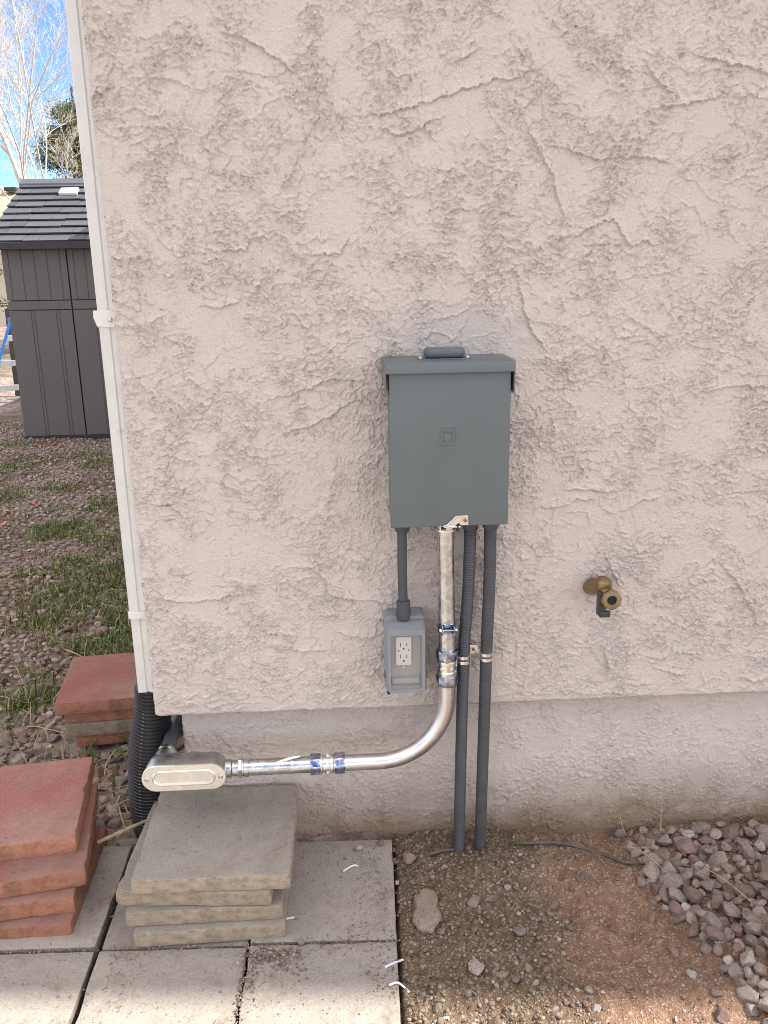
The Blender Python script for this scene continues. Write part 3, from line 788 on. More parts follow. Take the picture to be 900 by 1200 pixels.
def m_white_metal():
    t = NT('white_downspout_paint').world(); x, y, z = t.sep()
    c = t.ramp(t.noise(18, 4, .6), [(.3, (.66, .655, .62)), (.7, (.73, .725, .69))])
    d = t.ramp(z, [(.98, 0.0), (1.205, 1.0), (1.21, 0.0)])          # rusty run below the strap
    dx = t.ramp(t.math('ABSOLUTE', t.math('ADD', x, .447)), [(.002, 1.0), (.010, 0.0)])
    c = t.mix(t.math('MULTIPLY', t.math('MULTIPLY', d, dx), .55), c, (.48, .34, .19))
    c = t.mix(t.ramp(t.noise(60, 4, .7), [(.62, 0.0), (.75, .35)]), c, (.45, .40, .34))
    t.set(Base_Color=c, Roughness=.42); return t.m
M['downspout'] = m_white_metal()
def screw(parent, o, d, r=.004, m='bright', name='screw', slot=True):
    bm = BM(); lathe(bm, o, d, [(0, r), (r*.35, r), (r*.6, r*.7)], 14)
    if slot:
        dv = Vector(d).normalized(); q = dv.to_track_quat('Z', 'Y').to_matrix().to_4x4()
        box(bm, (0, 0, 0), (r*1.3, r*.25, r*.1), 0, 1, Matrix.Translation(Vector(o)+dv*r*.62) @ q)
    return obj(name, bm, M[m], parent)

# ---- electrical panel
pn_ = thing('electrical_panel', 'grey outdoor electrical box mounted on the stucco wall', 'electrical box', (.217, 0, .812))
bm = BM(); box(bm, (.2175, -.047, .9625), (.226, .104, .299), .0015); obj('enclosure', bm, M['panel_grey'], pn_)
bm = BM(); box(bm, (.217, -.1055, .9655), (.2345, .019, .307), .0035, 3); cov = obj('cover', bm, M['panel_grey'], pn_)
bm = BM()   # rain hood: slanting top with a turned down front lip
prism(bm, [(.006, 1.1385), (-.1235, 1.1380), (-.1265, 1.1355), (-.1265, 1.1170), (-.1240, 1.1170), (-.1235, 1.1350), (.006, 1.1355)], 'x', .0935, .3395, .0007, 1)
for x in (.0940, .3390): box(bm, (x, -.057, 1.106), (.0016, .130, .060), .0005, 1)
obj('rain_hood', bm, M['panel_grey'], pn_)
bm = BM()
prism(bm, rrect(.211, -.060, .104, .054, .014), 'z', 1.1375, 1.1400, .0008, 1)
for v in bm.verts: pass
cap = obj('hub_plate', bm, M['hub_grey'], pn_)
bm = BM()
prism(bm, rrect(.212, -.060, .080, .044, .016, 7), 'z', 1.1400, 1.1590, .009, 5); obj('knockout_cap', bm, M['hub_grey'], cap)
for x in (.1655, .2565): screw(cap, (x, -.068, 1.1400), (0, 0, 1), .0045)
bm = BM()   # embossed square emblem
def bar(x0, z0, x1, z1, w=.0016, y=-.1155):
    box(bm, ((x0+x1)/2, y, (z0+z1)/2), (abs(x1-x0)+w, .0012, abs(z1-z0)+w), .0004, 1)
bar(.1985, 1.010, .2280, 1.010); bar(.1985, .9775, .2280, .9775); bar(.1985, .9775, .1985, 1.010); bar(.2280, .9775, .2280, 1.010)
bar(.2050, 1.0030, .2210, 1.0030, .002); bar(.2050, .9845, .2210, .9845, .002); bar(.2210, .9845, .2210, 1.003, .002); bar(.2050, .9845, .2050, 1.003, .002)
obj('emblem', bm, M['panel_grey'], cov)
bm = BM()
prism(bm, [(.2000, .8135), (.2110, .8170), (.2290, .8345), (.2540, .8345), (.2545, .8145), (.2390, .8145), (.2350, .8200), (.2270, .8130)], 'y', -.1185, -.1165, .0005, 1)
box(bm, (.222, -.112, .8115), (.034, .014, .003), .0006, 1)
la = obj('latch', bm, M['bright'], pn_); screw(la, (.2475, -.1185, .8250), (0, -1, 0), .0038, 'brass')
bm = BM(); box(bm, (.2330, -.116, .8110), (.006, .006, .016), .001, 1); box(bm, (.2050, -.112, .8080), (.010, .010, .004), .001, 1); obj('clip', bm, M['black'], la)
def hub(x, r, z0=.8105, z1=.788, y=-.055):
    bm = BM(); lathe(bm, (x, y, z0), (0, 0, -1), [(0, r), (.002, r), (.0025, r*.96), (z0-z1-.004, r*.93), (z0-z1, r*.86)], 24); return obj('hub', bm, M['pvc'], pn_)
hub(.1270, .0170); hub(.2685, .0180); hub(.3100, .0180)
for x in (.0915, .3415):
    screw(pn_, (x, -.085, 1.088), (1 if x > .2 else -1, 0, 0), .003, slot=False)

# ---- small rigid conduit to the outlet
c = thing('plastic_conduit', 'short smooth dark conduit between the electrical box and the outlet', 'conduit', (.126, -.055, .6))
bm = BM(); tube(bm, [(.1265, -.055, .79), (.1262, -.055, .70), (.1275, -.055, .615)], .0100, 22); obj('pipe', bm, M['pvc'], c)
bm = BM(); lathe(bm, (.1275, -.055, .634), (0, 0, -1), [(0, .0135), (.002, .0148), (.018, .0148), (.019, .0160), (.030, .0158), (.034, .0145), (.040, .0140)], 24); obj('connector', bm, M['pvc'], c)

# ---- outlet box
ob = thing('outlet_box', 'small grey outdoor outlet box with a clear cover over a white receptacle', 'outlet', (.131, 0, .43))
OX, OZ = .1305, .5095
bm = BM(); prism(bm, rrect(OX, OZ+.003, .084, .168, .008), 'y', .012, -.050, .002, 2); obj('housing', bm, M['outlet_grey'], ob)
bm = BM()   # hinged cover: a frame with a window, sloping top shoulder
def frame(bm, cx, cz, w, h, r, wi, hi, ri, y0, y1, inset=.004, n=6):
    A = rrect(cx, cz, w, h, r, n); Bo = rrect(cx, cz-.002, w-2*inset, h-2*inset-.004, max(r-inset, .002), n); C = rrect(cx, cz-.004, wi, hi, ri, n)
    k = len(A); R = []
    for P, y in ((A, y0), (A, y0-.006), (rrect(cx, cz, w-.002, h-.002, r, n), (y0+y1)/2), (Bo, y1), (C, y1), (rrect(cx, cz-.004, wi-.003, hi-.003, ri, n), y0+.004)):
        R.append([bm.verts.new((p[0], y, p[1])) for p in P])
    for a, b in zip(R[:-1], R[1:]):
        for i in range(k): bm.faces.new((a[i], a[(i+1) % k], b[(i+1) % k], b[i]))
frame(bm, OX, OZ, .0905, .160, .013, .066, .124, .004, -.050, -.088, .006)
fr = obj('cover_frame', bm, M['outlet_grey'], ob)
bm = BM(); box(bm, (OX, -.0845, OZ-.004), (.0665, .0012, .1245)); obj('window', bm, M['lens'], fr)
bm = BM(); box(bm, (OX, -.0515, OZ-.004), (.070, .003, .128), .001, 1); box(bm, (OX, -.060, OZ-.057), (.060, .018, .012), .003, 2); obj('back_plate', bm, M['plate'], ob)
RX, RZ = .1265, .5225
bm = BM(); box(bm, (RX, -.058, RZ), (.033, .016, .066), .0015, 2); rc = obj('receptacle', bm, M['ivory'], ob)
for dx, dz, w, h in ((-.0065, .0150, .0020, .0085), (.0065, .0150, .0020, .0070), (-.0065, -.0120, .0020, .0085), (.0065, -.0120, .0020, .0070), (-.011, .0015, .002, .005), (.011, .0025, .002, .005)):
    bm = BM(); box(bm, (RX+dx, -.0662, RZ+dz), (w, .0012, h)); obj('slot', bm, M['hole'], rc)
for dz in (.0060, -.0225):
    bm = BM(); lathe(bm, (RX, -.0656, RZ+dz), (0, -1, 0), [(0, .0024), (.0012, .0024)], 12); obj('slot', bm, M['hole'], rc)
bm = BM(); box(bm, (RX, -.0665, RZ+.001), (.016, .001, .005), .0004, 1); obj('test_button', bm, M['ivory'], rc)
screw(ob, (RX, -.053, RZ-.0430), (0, -1, 0), .0035)
for s_ in (-1, 1):
    bm = BM(); box(bm, (OX+s_*.0445, -.066, OZ-.040), (.004, .010, .016), .001, 1); obj('catch', bm, M['hub_grey'], ob)
bm = BM(); lathe(bm, (OX-.038, -.075, OZ-.0765), (0, -1, 0), [(0, .0036), (.006, .0036)], 14); obj('padlock_hole', bm, M['hole'], ob)

# ---- rigid metal conduit: drop, elbow and run to the left
YC = -.070; HZ = .262
cd_ = thing('metal_conduit', 'shiny metal conduit dropping from the grey box and sweeping left along the wall base', 'conduit', (.218, YC, .26))
bm = BM(); tube(bm, [(.2160, -.060, .808), (.2165, -.061, .75), (.2178, -.064, .66), (.2185, -.067, .58), (.2190, YC, .50)], .0175, 30); obj('pipe', bm, M['zinc'], cd_)
bm = BM()
R_ = .150; cx_, cz_ = .2190-R_, HZ+R_
pth = [(.2190, YC, .475), (.2190, YC, .44)]+[(cx_+R_*cos(a), YC, cz_+R_*sin(a)) for a in np.linspace(0, -pi/2, 22)]+[(cx_-.02, YC, HZ), (-.03, YC, HZ)]
tube(bm, pth, .0178, 30); obj('elbow', bm, M['satin'], cd_)
bm = BM(); tube(bm, [(-.045, YC, HZ), (-.15, YC, HZ), (-.245, YC, HZ)], .0178, 30); obj('pipe', bm, M['zinc'], cd_)
def coupling(o, d, L=.082):
    o = Vector(o); d = Vector(d).normalized()
    for s_, a in ((0, o), (1, o+d*(L-.023))):
        bm = BM()
        hexnut(bm, a, d, .023, .0245, .003, 8, .2); obj('nut', bm, M['blue_zinc'], cd_)
    bm = BM(); lathe(bm, o+d*.018, d, [(0, .0195), (.006, .0195), (.008, .0212), (.014, .0212), (.016, .0190), (.030, .0190), (.032, .0212), (.038, .0212), (.046, .0195)], 28); cc = obj('coupling', bm, M['bright'], cd_)
    for k in range(5):
        a = 2*pi*k/5; u = d.orthogonal().normalized(); w = d.cross(u); n = u*cos(a)+w*sin(a)
        bm = BM(); lathe(bm, o+d*(L/2)+n*.0185, n, [(0, .0040), (.002, .0036), (.0021, .0026), (.0012, .0024)], 12); obj('dimple', bm, M['bright'], cc)
coupling((.2190, YC, .526), (0, 0, -1)); coupling((-.006, YC, HZ), (-1, 0, 0), .076)
bm = BM(); lathe(bm, (.2160, -.060, .8105), (0, 0, -1), [(0, .0175), (.002, .0215), (.010, .0215), (.011, .0190), (.017, .0190), (.0175, .0212), (.022, .0212), (.0225, .0170)], 30)
obj('bushing', bm, M['bright'], cd_)
bm = BM(); lathe(bm, (.2185, -.0675, .588), (0, 0, -1), [(0, .0178), (.001, .0186), (.021, .0186), (.022, .0178)], 30)
for s_ in (-1, 1):
    box(bm, (.2185+s_*.0125, -.090, .5770), (.003, .014, .020), .0008, 1); lathe(bm, (.2185+s_*.0145, -.092, .577), (s_, 0, 0), [(0, .0048), (.004, .0048)], 6)
lathe(bm, (.2015, -.092, .577), (1, 0, 0), [(0, .0020), (.034, .0020)], 10)
obj('strap_clamp', bm, M['blue_zinc'], cd_)
bm = BM(); lathe(bm, (-.216, YC, HZ), (-1, 0, 0), [(0, .0185), (.001, .0200), (.010, .0200), (.011, .0185), (.014, .0180)], 28); hexnut(bm, (-.2300, YC, HZ), (-1, 0, 0), .009, .0225, .0015, 6, .3)
lathe(bm, (-.239, YC, HZ), (-1, 0, 0), [(0, .0175), (.012, .0175)], 24); obj('connector', bm, M['zinc'], cd_)
bm = BM(); prism(bm, [(-.146, -.004), (-.094, .008), (-.094, .012), (-.118, .0095), (-.146, 0)], 'z', 0, .0006)   # torn sticker on top of the pipe
bm.transform(xf((radians(35), 0, 0), (-.010, YC-.0085, HZ+.0155))); obj('torn_label', bm, M['white_paint'], cd_)

# ---- LB conduit body at the corner
lb = thing('conduit_body', 'oval-faced cast metal conduit body at the lower left corner of the wall', 'conduit fitting', (-.352, -.08, .24))
LX, LZ = -.3505, .2690
bm = BM()
n_ = 14; prof = [(-.107, .176, .0580), (-.100, .176, .0585), (-.075, .173, .0570), (-.055, .168, .054), (-.049, .160, .044), (-.047, .150, .036)]; R = []
for y, w, h in prof: R.append([bm.verts.new((p[0], y, p[1])) for p in stadium(LX, LZ, w, h, n_)])
for a, b in zip(R[:-1], R[1:]):
    for i in range(len(a)): bm.faces.new((a[i], a[(i+1) % len(a)], b[(i+1) % len(a)], b[i]))
bm.faces.new(R[0][::-1]); bm.faces.new(R[-1])
lathe(bm, (LX+.078, YC, HZ), (1, 0, 0), [(0, .0200), (.018, .0200), (.020, .0185)], 24)
lathe(bm, (-.405, -.060, .2715), (0, 1, 0), [(0, .0205), (.030, .0205), (.032, .0190)], 24)
obj('body', bm, M['cast'], lb)
bm = BM(); R = []
for y, w, h in ((-.107, .1790, .0610), (-.1095, .1790, .0610), (-.1110, .1775, .0595), (-.1110, .1350, .0370), (-.1126, .1310, .0335), (-.1126, .1280, .0300), (-.1085, .1230, .0250), (-.1083, .1100, .0120)):
    R.append([bm.verts.new((p[0], y, p[1])) for p in stadium(LX, LZ, w, h, n_)])
for a, b in zip(R[:-1], R[1:]):
    for i in range(len(a)): bm.faces.new((a[i], a[(i+1) % len(a)], b[(i+1) % len(a)], b[i]))
bm.faces.new(R[0][::-1]); bm.faces.new(R[-1])
cvp = obj('cover_plate', bm, M['cover_plate'], lb)
for x in (LX-.078, LX+.078): screw(cvp, (x, -.1110, LZ), (0, -1, 0), .0052, 'zinc')
rp = thing('rear_conduit', 'dark conduit running back round the house corner from the oval fitting', 'conduit', (-.405, -.03, .27))
bm = BM(); tube(bm, [(-.405, -.028, .2715), (-.406, .6, .274), (-.406, 2.2, .276)], .0165, 24); obj('pipe', bm, M['pvc'], rp)
bm = BM(); lathe(bm, (-.405, -.030, .2715), (0, 1, 0), [(0, .0205), (.012, .0205), (.013, .0190), (.026, .0190), (.027, .0175)], 24); hexnut(bm, (-.405, -.018, .2715), (0, 1, 0), .010, .0235, .0015); obj('connector', bm, M['zinc'], rp)

# ---- flexible corrugated conduits
def flex(bm, path, r, pitch=.0048, amp=.0011, seg=22, steps=4):
    P = [Vector(p) for p in path]
    L = [0]
    for a, b in zip(P[:-1], P[1:]): L.append(L[-1]+(b-a).length)
    # smooth resample (Catmull-Rom)
    def at(s_):
        k = max(i for i in range(len(P)-1) if L[i] <= s_+1e-9); t = (s_-L[k])/(L[k+1]-L[k])
        p0 = P[max(k-1, 0)]; p1 = P[k]; p2 = P[k+1]; p3 = P[min(k+2, len(P)-1)]
        return .5*((2*p1)+(p2-p0)*t+(2*p0-5*p1+4*p2-p3)*t*t+(3*p1-p0-3*p2+p3)*t**3)
    n = int(L[-1]/pitch)*steps; pts = []; rad = []
    for i in range(n+1):
        pts.append(at(min(L[-1]*i/n, L[-1]-1e-6))); ph = (i % steps)/steps
        rad.append(r-amp*(1 if ph < .2 else (0 if .3 < ph < .8 else .35)))
    tube(bm, pts, rad, seg)
f1 = thing('flexible_conduit', 'ribbed dark flexible conduit right beside the shiny metal conduit', 'conduit', (.253, -.03, 0), 'flexible conduits running into the soil')
bm = BM(); flex(bm, [(.2685, -.055, .792), (.2655, -.055, .66), (.2585, -.050, .52), (.2560, -.045, .35), (.2545, -.038, .15), (.2530, -.030, -.08)], .0130); obj('tube', bm, M['flex'], f1)
f2 = thing('flexible_conduit', 'rightmost dark flexible conduit running from the grey box into the soil', 'conduit', (.302, -.03, 0), 'flexible conduits running into the soil')
bm = BM(); flex(bm, [(.3100, -.055, .792), (.3100, -.055, .66), (.3075, -.050, .52), (.3060, -.045, .35), (.3045, -.038, .15), (.3025, -.028, -.08)], .0132, .0042, .0007); obj('tube', bm, M['flex_b'], f2)
cl = thing('pipe_strap', 'bright metal strap holding both flexible conduits to the wall', 'pipe strap', (.282, -.02, .49))
for x, y, zs_ in ((.2580, -.0505, (.4985, .4875)), (.3072, -.0505, (.5030, .4915))):
    for z in zs_:
        bm = BM()
        for k in range(14):
            pass
        lathe(bm, (x, y, z+.0040), (0, 0, -1), [(0, .0134), (.0005, .0150), (.0075, .0150), (.0080, .0134)], 28); obj('band', bm, M['bright'], cl)
bm = BM(); box(bm, (.2845, -.018, .4975), (.024, .0022, .021), .0006, 1); box(bm, (.2745, -.028, .4975), (.0022, .022, .018), .0006, 1); box(bm, (.2930, -.028, .4975), (.0022, .022, .018), .0006, 1)
tb = obj('tab', bm, M['bright'], cl); screw(tb, (.2835, -.019, .4985), (0, -1, 0), .0034, 'brass')

# ---- hose tap
tp = thing('hose_tap', 'weathered brass hose tap sticking out of the wall right of the grey box', 'tap', (.555, 0, .62))
bm = BM(); prism(bm, stadium(0, 0, .056, .034, 9), 'z', 0, .006, .0015, 2); bm.transform(xf((pi/2, 0, 0), (0, 0, 0))); bm.transform(xf((0, radians(4), 0), (.5530, -.006, .6300)))
lathe(bm, (.545, .03, .633), (0, -1, 0), [(0, .013), (.055, .013)], 20)
fl = obj('flange', bm, M['brass'], tp)
for x, z in ((.5335, .6275), (.5755, .6345)):
    bm = BM(); lathe(bm, (x, -.0118, z), (0, -1, 0), [(0, .0046), (.0020, .0046)], 14); obj('screw', bm, M['hole'], fl)
bm = BM()
tube(bm, [(.5440, -.010, .634), (.5450, -.030, .640), (.5500, -.048, .644), (.5610, -.066, .636)], [.0170, .0185, .0170, .0150], 22)
lathe(bm, (.5535, -.052, .648), (.12, -.25, .96), [(-.014, .0150), (.002, .0178), (.012, .0180), (.017, .0160), (.0205, .0100), (.0215, .002)], 26)
hexnut(bm, (.5535, -.052, .644), (.12, -.25, .96), .008, .0198, .002, 6, .4)
obj('valve_body', bm, M['brass'], tp)
bm = BM(); box(bm, (.5445, -.070, .618), (.011, .016, .052), .002, 2); box(bm, (.5580, -.068, .6290), (.034, .014, .012), .002, 2); obj('bracket', bm, M['bib_green'], tp)
D_ = Vector((-.04, -.98, .10)).normalized(); O_ = Vector((.5640, -.070, .6290))
bm = BM(); lathe(bm, O_, D_, [(0, .0140), (.006, .0150), (.008, .0195), (.022, .0200), (.024, .0185), (.0245, .0110), (.022, .0085)], 30)
hexnut(bm, O_+D_*.010, D_, .011, .0225, .003, 8, .1)
ot = obj('outlet', bm, M['brass'], tp)
bm = BM(); lathe(bm, O_+D_*.0175, D_, [(0, .0088), (.0062, .0088)], 22); obj('bore', bm, M['hole'], ot)
bm = BM(); box(bm, (.5545, -.074, .5940), (.0235, .012, .0130), .0025, 2); box(bm, (.5510, -.072, .603), (.012, .010, .016), .002, 2); obj('handle', bm, M['bib_green'], tp)

# ---- downspout
ds = thing('downspout', 'white fluted metal downspout fixed at the left corner of the house', 'downspout', (-.45, .078, .40))
def spout_outline(g=0.0, x0=-.4690, x1=-.4275, y0=.040, y1=.116):
    def edge(a, b, nrm, ribs):
        out = []; a = Vector(a); b = Vector(b); nrm = Vector(nrm); d = b-a
        for t, k in ribs: out.append(a+d*t+nrm*k)
        return out
    rx = [(.05, 0), (.12, -.0008), (.50, -.0008), (.56, -.0042), (.66, -.0042), (.72, -.0005), (.95, 0)]
    ry = [(.05, 0), (.18, 0), (.22, -.003), (.34, -.003), (.38, 0), (.62, 0), (.66, -.003), (.78, -.003), (.82, 0), (.95, 0)]
    if g: rx = ry = [(.04, 0), (.96, 0)]
    P = edge((x0-g, y0-g), (x1+g, y0-g), (0, -1), rx)+edge((x1+g, y0-g), (x1+g, y1+g), (1, 0), ry)+edge((x1+g, y1+g), (x0-g, y1+g), (0, 1), rx)+edge((x0-g, y1+g), (x0-g, y0-g), (-1, 0), ry)
    return [(p.x, p.y) for p in P]
bm = BM(); prism(bm, spout_outline(), 'z', .588, 2.76); obj('pipe', bm, M['downspout'], ds)
bm = BM(); prism(bm, spout_outline(0, -.4680, -.4295, .042, .114), 'z', .395, .590); obj('pipe', bm, M['downspout'], ds)
bm = BM(); prism(bm, spout_outline(.0018), 'z', .576, .592, .0006, 1); obj('coupler', bm, M['white_paint'], ds)
bm = BM(); prism(bm, spout_outline(.0015, -.4700), 'z', 1.204, 1.236, .0005, 1)
prism(bm, [(-.4765, 1.2230), (-.4755, 1.2370), (-.4400, 1.2370), (-.4330, 1.2330), (-.4330, 1.2060), (-.4390, 1.2030), (-.4710, 1.2060)], 'y', .0370, .0390, .0006, 1)
sp = obj('strap', bm, M['white_paint'], ds); screw(sp, (-.4440, .0370, 1.2190), (0, -1, 0), .0046, 'zinc')
dt = thing('drain_tube', 'black corrugated drain tube below the white downspout', 'drain tube', (-.476, .1, 0))
bm = BM()
pts = []; rad = []; N_ = 46*4
for i in range(N_+1):
    t_ = i/N_; z = .398-.42*t_; pts.append((-.4480-.030*sst(0, .8, t_), .078+.030*t_, z)); ph = i % 4
    rad.append((.0335+.0165*float(sst(0, .45, t_))) + (.0024 if ph in (1, 2) else -.0014))
tube(bm, pts, rad, 30); obj('tube', bm, M['tube_black'], dt)
bm = BM()   # pale row of slits between the ribs
for i in range(6, 40):
    t_ = (i+.4)/46; z = .398-.42*t_; r = .0335+.0165*float(sst(0, .45, t_)); cx = -.4480-.030*float(sst(0, .8, t_)); cy = .078+.030*t_
    box(bm, (cx-.30*r, cy-.95*r-.0018, z), (.003, .0012, .0016))
obj('slits', bm, M['outlet_grey'], dt, kind='stuff')

# ================================================================== YARD BESIDE THE HOUSE
def grass_density(x, y):
    n = fbm(x*1.7+3.1, y*1.3, 3, 240, .6)
    d = sst(-.05, .45, n+.25*fbm(x*9, y*9, 2, 243)+.24*sst(.9, 1.5, y)*sst(3.2, 2.4, y)+.10*sst(4.2, 4.5, y)*sst(5.3, 4.9, y)-.10*sst(5.2, 5.6, y))
    return d
def gz(x, y): return ground_h(np.asarray(x, float), np.asarray(y, float))
def yard_ok(x, y): return x > -.56*(y+1.74)-.25 and x < min(-.475, -.13*(y+1.74)+.02) and not (-.86 < x < -.48 and .49 < y < .81)
cand = dart(14000, -4.6, -.47, .075, 7.3, .034, yard_ok, 10)
C_ = np.array(cand); gd = grass_density(C_[:, 0], C_[:, 1]); zz = gz(C_[:, 0], C_[:, 1])
keep = rng.random(len(C_)) > gd*.55; C_ = C_[keep]; zz = zz[keep]
rr = (.011+.013*rng.random(len(C_))**1.6)*(1+.35*sst(1.6, .5, C_[:, 1])*rng.random(len(C_)))
extra = np.array(dart(2600, -2.6, -.47, .08, 3.2, .020, lambda x, y: yard_ok(x, y) and float(grass_density(np.float64(x), np.float64(y))) < .7, 8))
ez = gz(extra[:, 0], extra[:, 1]); er = .005+.006*rng.random(len(extra))
allp = np.concatenate([np.column_stack([C_, zz+rr*.28, rr]), np.column_stack([extra, ez+er*.3, er])])
show = allp[:, 3]/np.hypot(allp[:, 0], allp[:, 1]+1.74); order = np.argsort(-show)
near = allp[order[:285]]; rest = allp[order[285:]]
for p in near:
    place_rock(ground, p[0], p[1], p[2], p[3])
nr = rest[rest[:, 1] < 2.2]; fr_ = rest[rest[:, 1] >= 2.2]
scatter('gravel', nr, M['rock_stuff'], T2); scatter('gravel', fr_, M['rock_stuff'], T1)
for x, y, r in ((-1.05, .62, .030), (-.93, .47, .026), (-.80, .36, .024), (-1.16, .98, .028), (-.99, 1.12, .024)): place_rock(ground, x, y, float(gz(x, y))+r*.2, r)

def m_grass():
    t = NT('grass_blades'); r = t.n('ShaderNodeNewGeometry').outputs['Random Per Island']
    t.set(Base_Color=t.ramp(r, [(0, (.075, .115, .030)), (.45, (.13, .175, .05)), (.75, (.20, .22, .075)), (.9, (.27, .25, .12)), (1, (.42, .35, .20))]), Roughness=.6)
    t.b.inputs['Specular IOR Level'].default_value = .3; return t.m
def blades(name, P, L, m, lean=.5, width=.0026, **pr):
    n = len(P); a = rng.uniform(0, 2*pi, n); ln = rng.normal(0, lean, n); w = width*(.6+.8*rng.random(n))
    d = np.stack([np.cos(a), np.sin(a)], 1); t = np.stack([-np.sin(a), np.cos(a)], 1)
    V = np.zeros((n, 7, 3)); 
    for k, (f, wf) in enumerate(((0, 1), (.4, .9), (.75, .6), (1, 0))):
        off = (ln*f*f*L)[:, None]*d; h = L*f*np.sqrt(np.maximum(.15, 1-(ln*f)**2*.6))
        base = np.column_stack([P[:, :2]+off, P[:, 2]+h])
        if k < 3:
            s_ = t*(w*wf)[:, None]; V[:, 2*k, :] = base; V[:, 2*k, :2] -= s_; V[:, 2*k+1, :] = base; V[:, 2*k+1, :2] += s_
        else: V[:, 6, :] = base
    q = np.arange(n)[:, None]*7
    T = np.concatenate([q+np.array([[0, 1, 3]]), q+np.array([[0, 3, 2]]), q+np.array([[2, 3, 5]]), q+np.array([[2, 5, 4]]), q+np.array([[4, 5, 6]])])
    return arr_obj(name, V.reshape(-1, 3), T, m, None, smooth=False, kind='stuff', **pr)
def clumps(n, ylo, yhi, per, Lr, spread):
    out = []
    while len(out) < n:
        y = ylo+(yhi-ylo)*random.random(); x = random.uniform(-.56*(y+1.74)-.25, min(-.475, -.22*(y+1.74)+.02))
        if random.random() > float(grass_density(np.float64(x), np.float64(y)))+.012 or not yard_ok(x, y): continue
        out.append((x, y))
    c = np.repeat(np.array(out), per, 0); c = c+rng.normal(0, spread, c.shape)
    z = gz(c[:, 0], c[:, 1])-.004; L = rng.uniform(*Lr, len(c)); return np.column_stack([c, z]), L
P1, L1 = clumps(300, .1, 1.6, 12, (.02, .055), .016); P2, L2 = clumps(1350, 1.2, 3.4, 12, (.02, .052), .024); P3, L3 = clumps(1000, 3.0, 7.4, 8, (.02, .045), .035)
P4 = []; L4 = []
for cx, cy, n in ((-.60, .47, 26), (-.74, .42, 22), (-.90, .30, 24), (-.62, 1.05, 50), (-.56, .25, 14), (-1.02, .80, 60), (-.52, .20, 12), (-.85, 1.2, 70)):
    for _ in range(n):
        x = random.gauss(cx, .03); y = random.gauss(cy, .03); P4.append((x, y, float(gz(x, y))-.003)); L4.append(random.uniform(.04, .09))
PP = np.concatenate([P1, P2, P3, np.array(P4)]); LL = np.concatenate([L1, L2, L3, np.array(L4)])
blades('grass', PP, LL, m_grass(), .95)
# short tuft by the pipes at the foundation
P = np.array([(random.gauss(.40, .018), random.gauss(-.035, .010), sz(.40, -.035)-.002) for _ in range(46)])
blades('grass', P, rng.uniform(.008, .022, len(P)), bpy.data.materials['grass_blades'], .7, .0011)

# ---- dry stems, cable, scraps
M['straw'] = m_plain('dry_straw', (.42, .34, .22), .7, 0, .2, 60, .1)
M['wood'] = m_plain('split_wood', (.40, .31, .20), .8, 0, .3, 50, .3)
M['cable'] = m_plain('dirty_cable', (.10, .085, .075), .6, 0, .3, 40, .1)
M['scrap'] = m_plain('white_plastic', (.70, .71, .74), .4, 0, .05, 40, 0)
def smooth_path(P, n=6):
    P = [Vector(p) for p in P]; out = []
    for k in range(len(P)-1):
        p0 = P[max(k-1, 0)]; p1 = P[k]; p2 = P[k+1]; p3 = P[min(k+2, len(P)-1)]
        for i in range(n):
            t = i/n; out.append(.5*((2*p1)+(p2-p0)*t+(2*p0-5*p1+4*p2-p3)*t*t+(3*p1-p0-3*p2+p3)*t**3))
    return out+[P[-1]]
def strand(name, pts, r, m, label, cat, group=None, taper=1.0, flat=None):
    P = smooth_path(pts); bm = BM(); n = len(P); tube(bm, P, [r*(1-(1-taper)*i/(n-1)) for i in range(n)], 8)
    if flat:
        c = sum(P, Vector())/n
    return obj(name, bm, m, None, loc=tuple(P[0]), label=label, cat=cat, group=group)
cab = [(.105, -.095), (.135, -.082), (.175, -.052), (.215, -.038), (.242, -.036)]
strand('cable', [(x, y, sz(x, y)+.003+.003*sin(x*40)) for x, y in cab], .0036, M['cable'], 'thin dark cable end lying in the dirt left of the flexible conduits', 'cable')
cab = [(.375, -.020), (.415, -.045), (.455, -.044), (.50, -.036), (.55, -.038), (.59, -.052), (.63, -.080), (.66, -.086)]
strand('cable', [(x, y, sz(x, y)+.006+.004*sin(x*30)) for x, y in cab], .0040, M['cable'], 'long dark cable half buried along the wall right of the flexible conduits', 'cable')
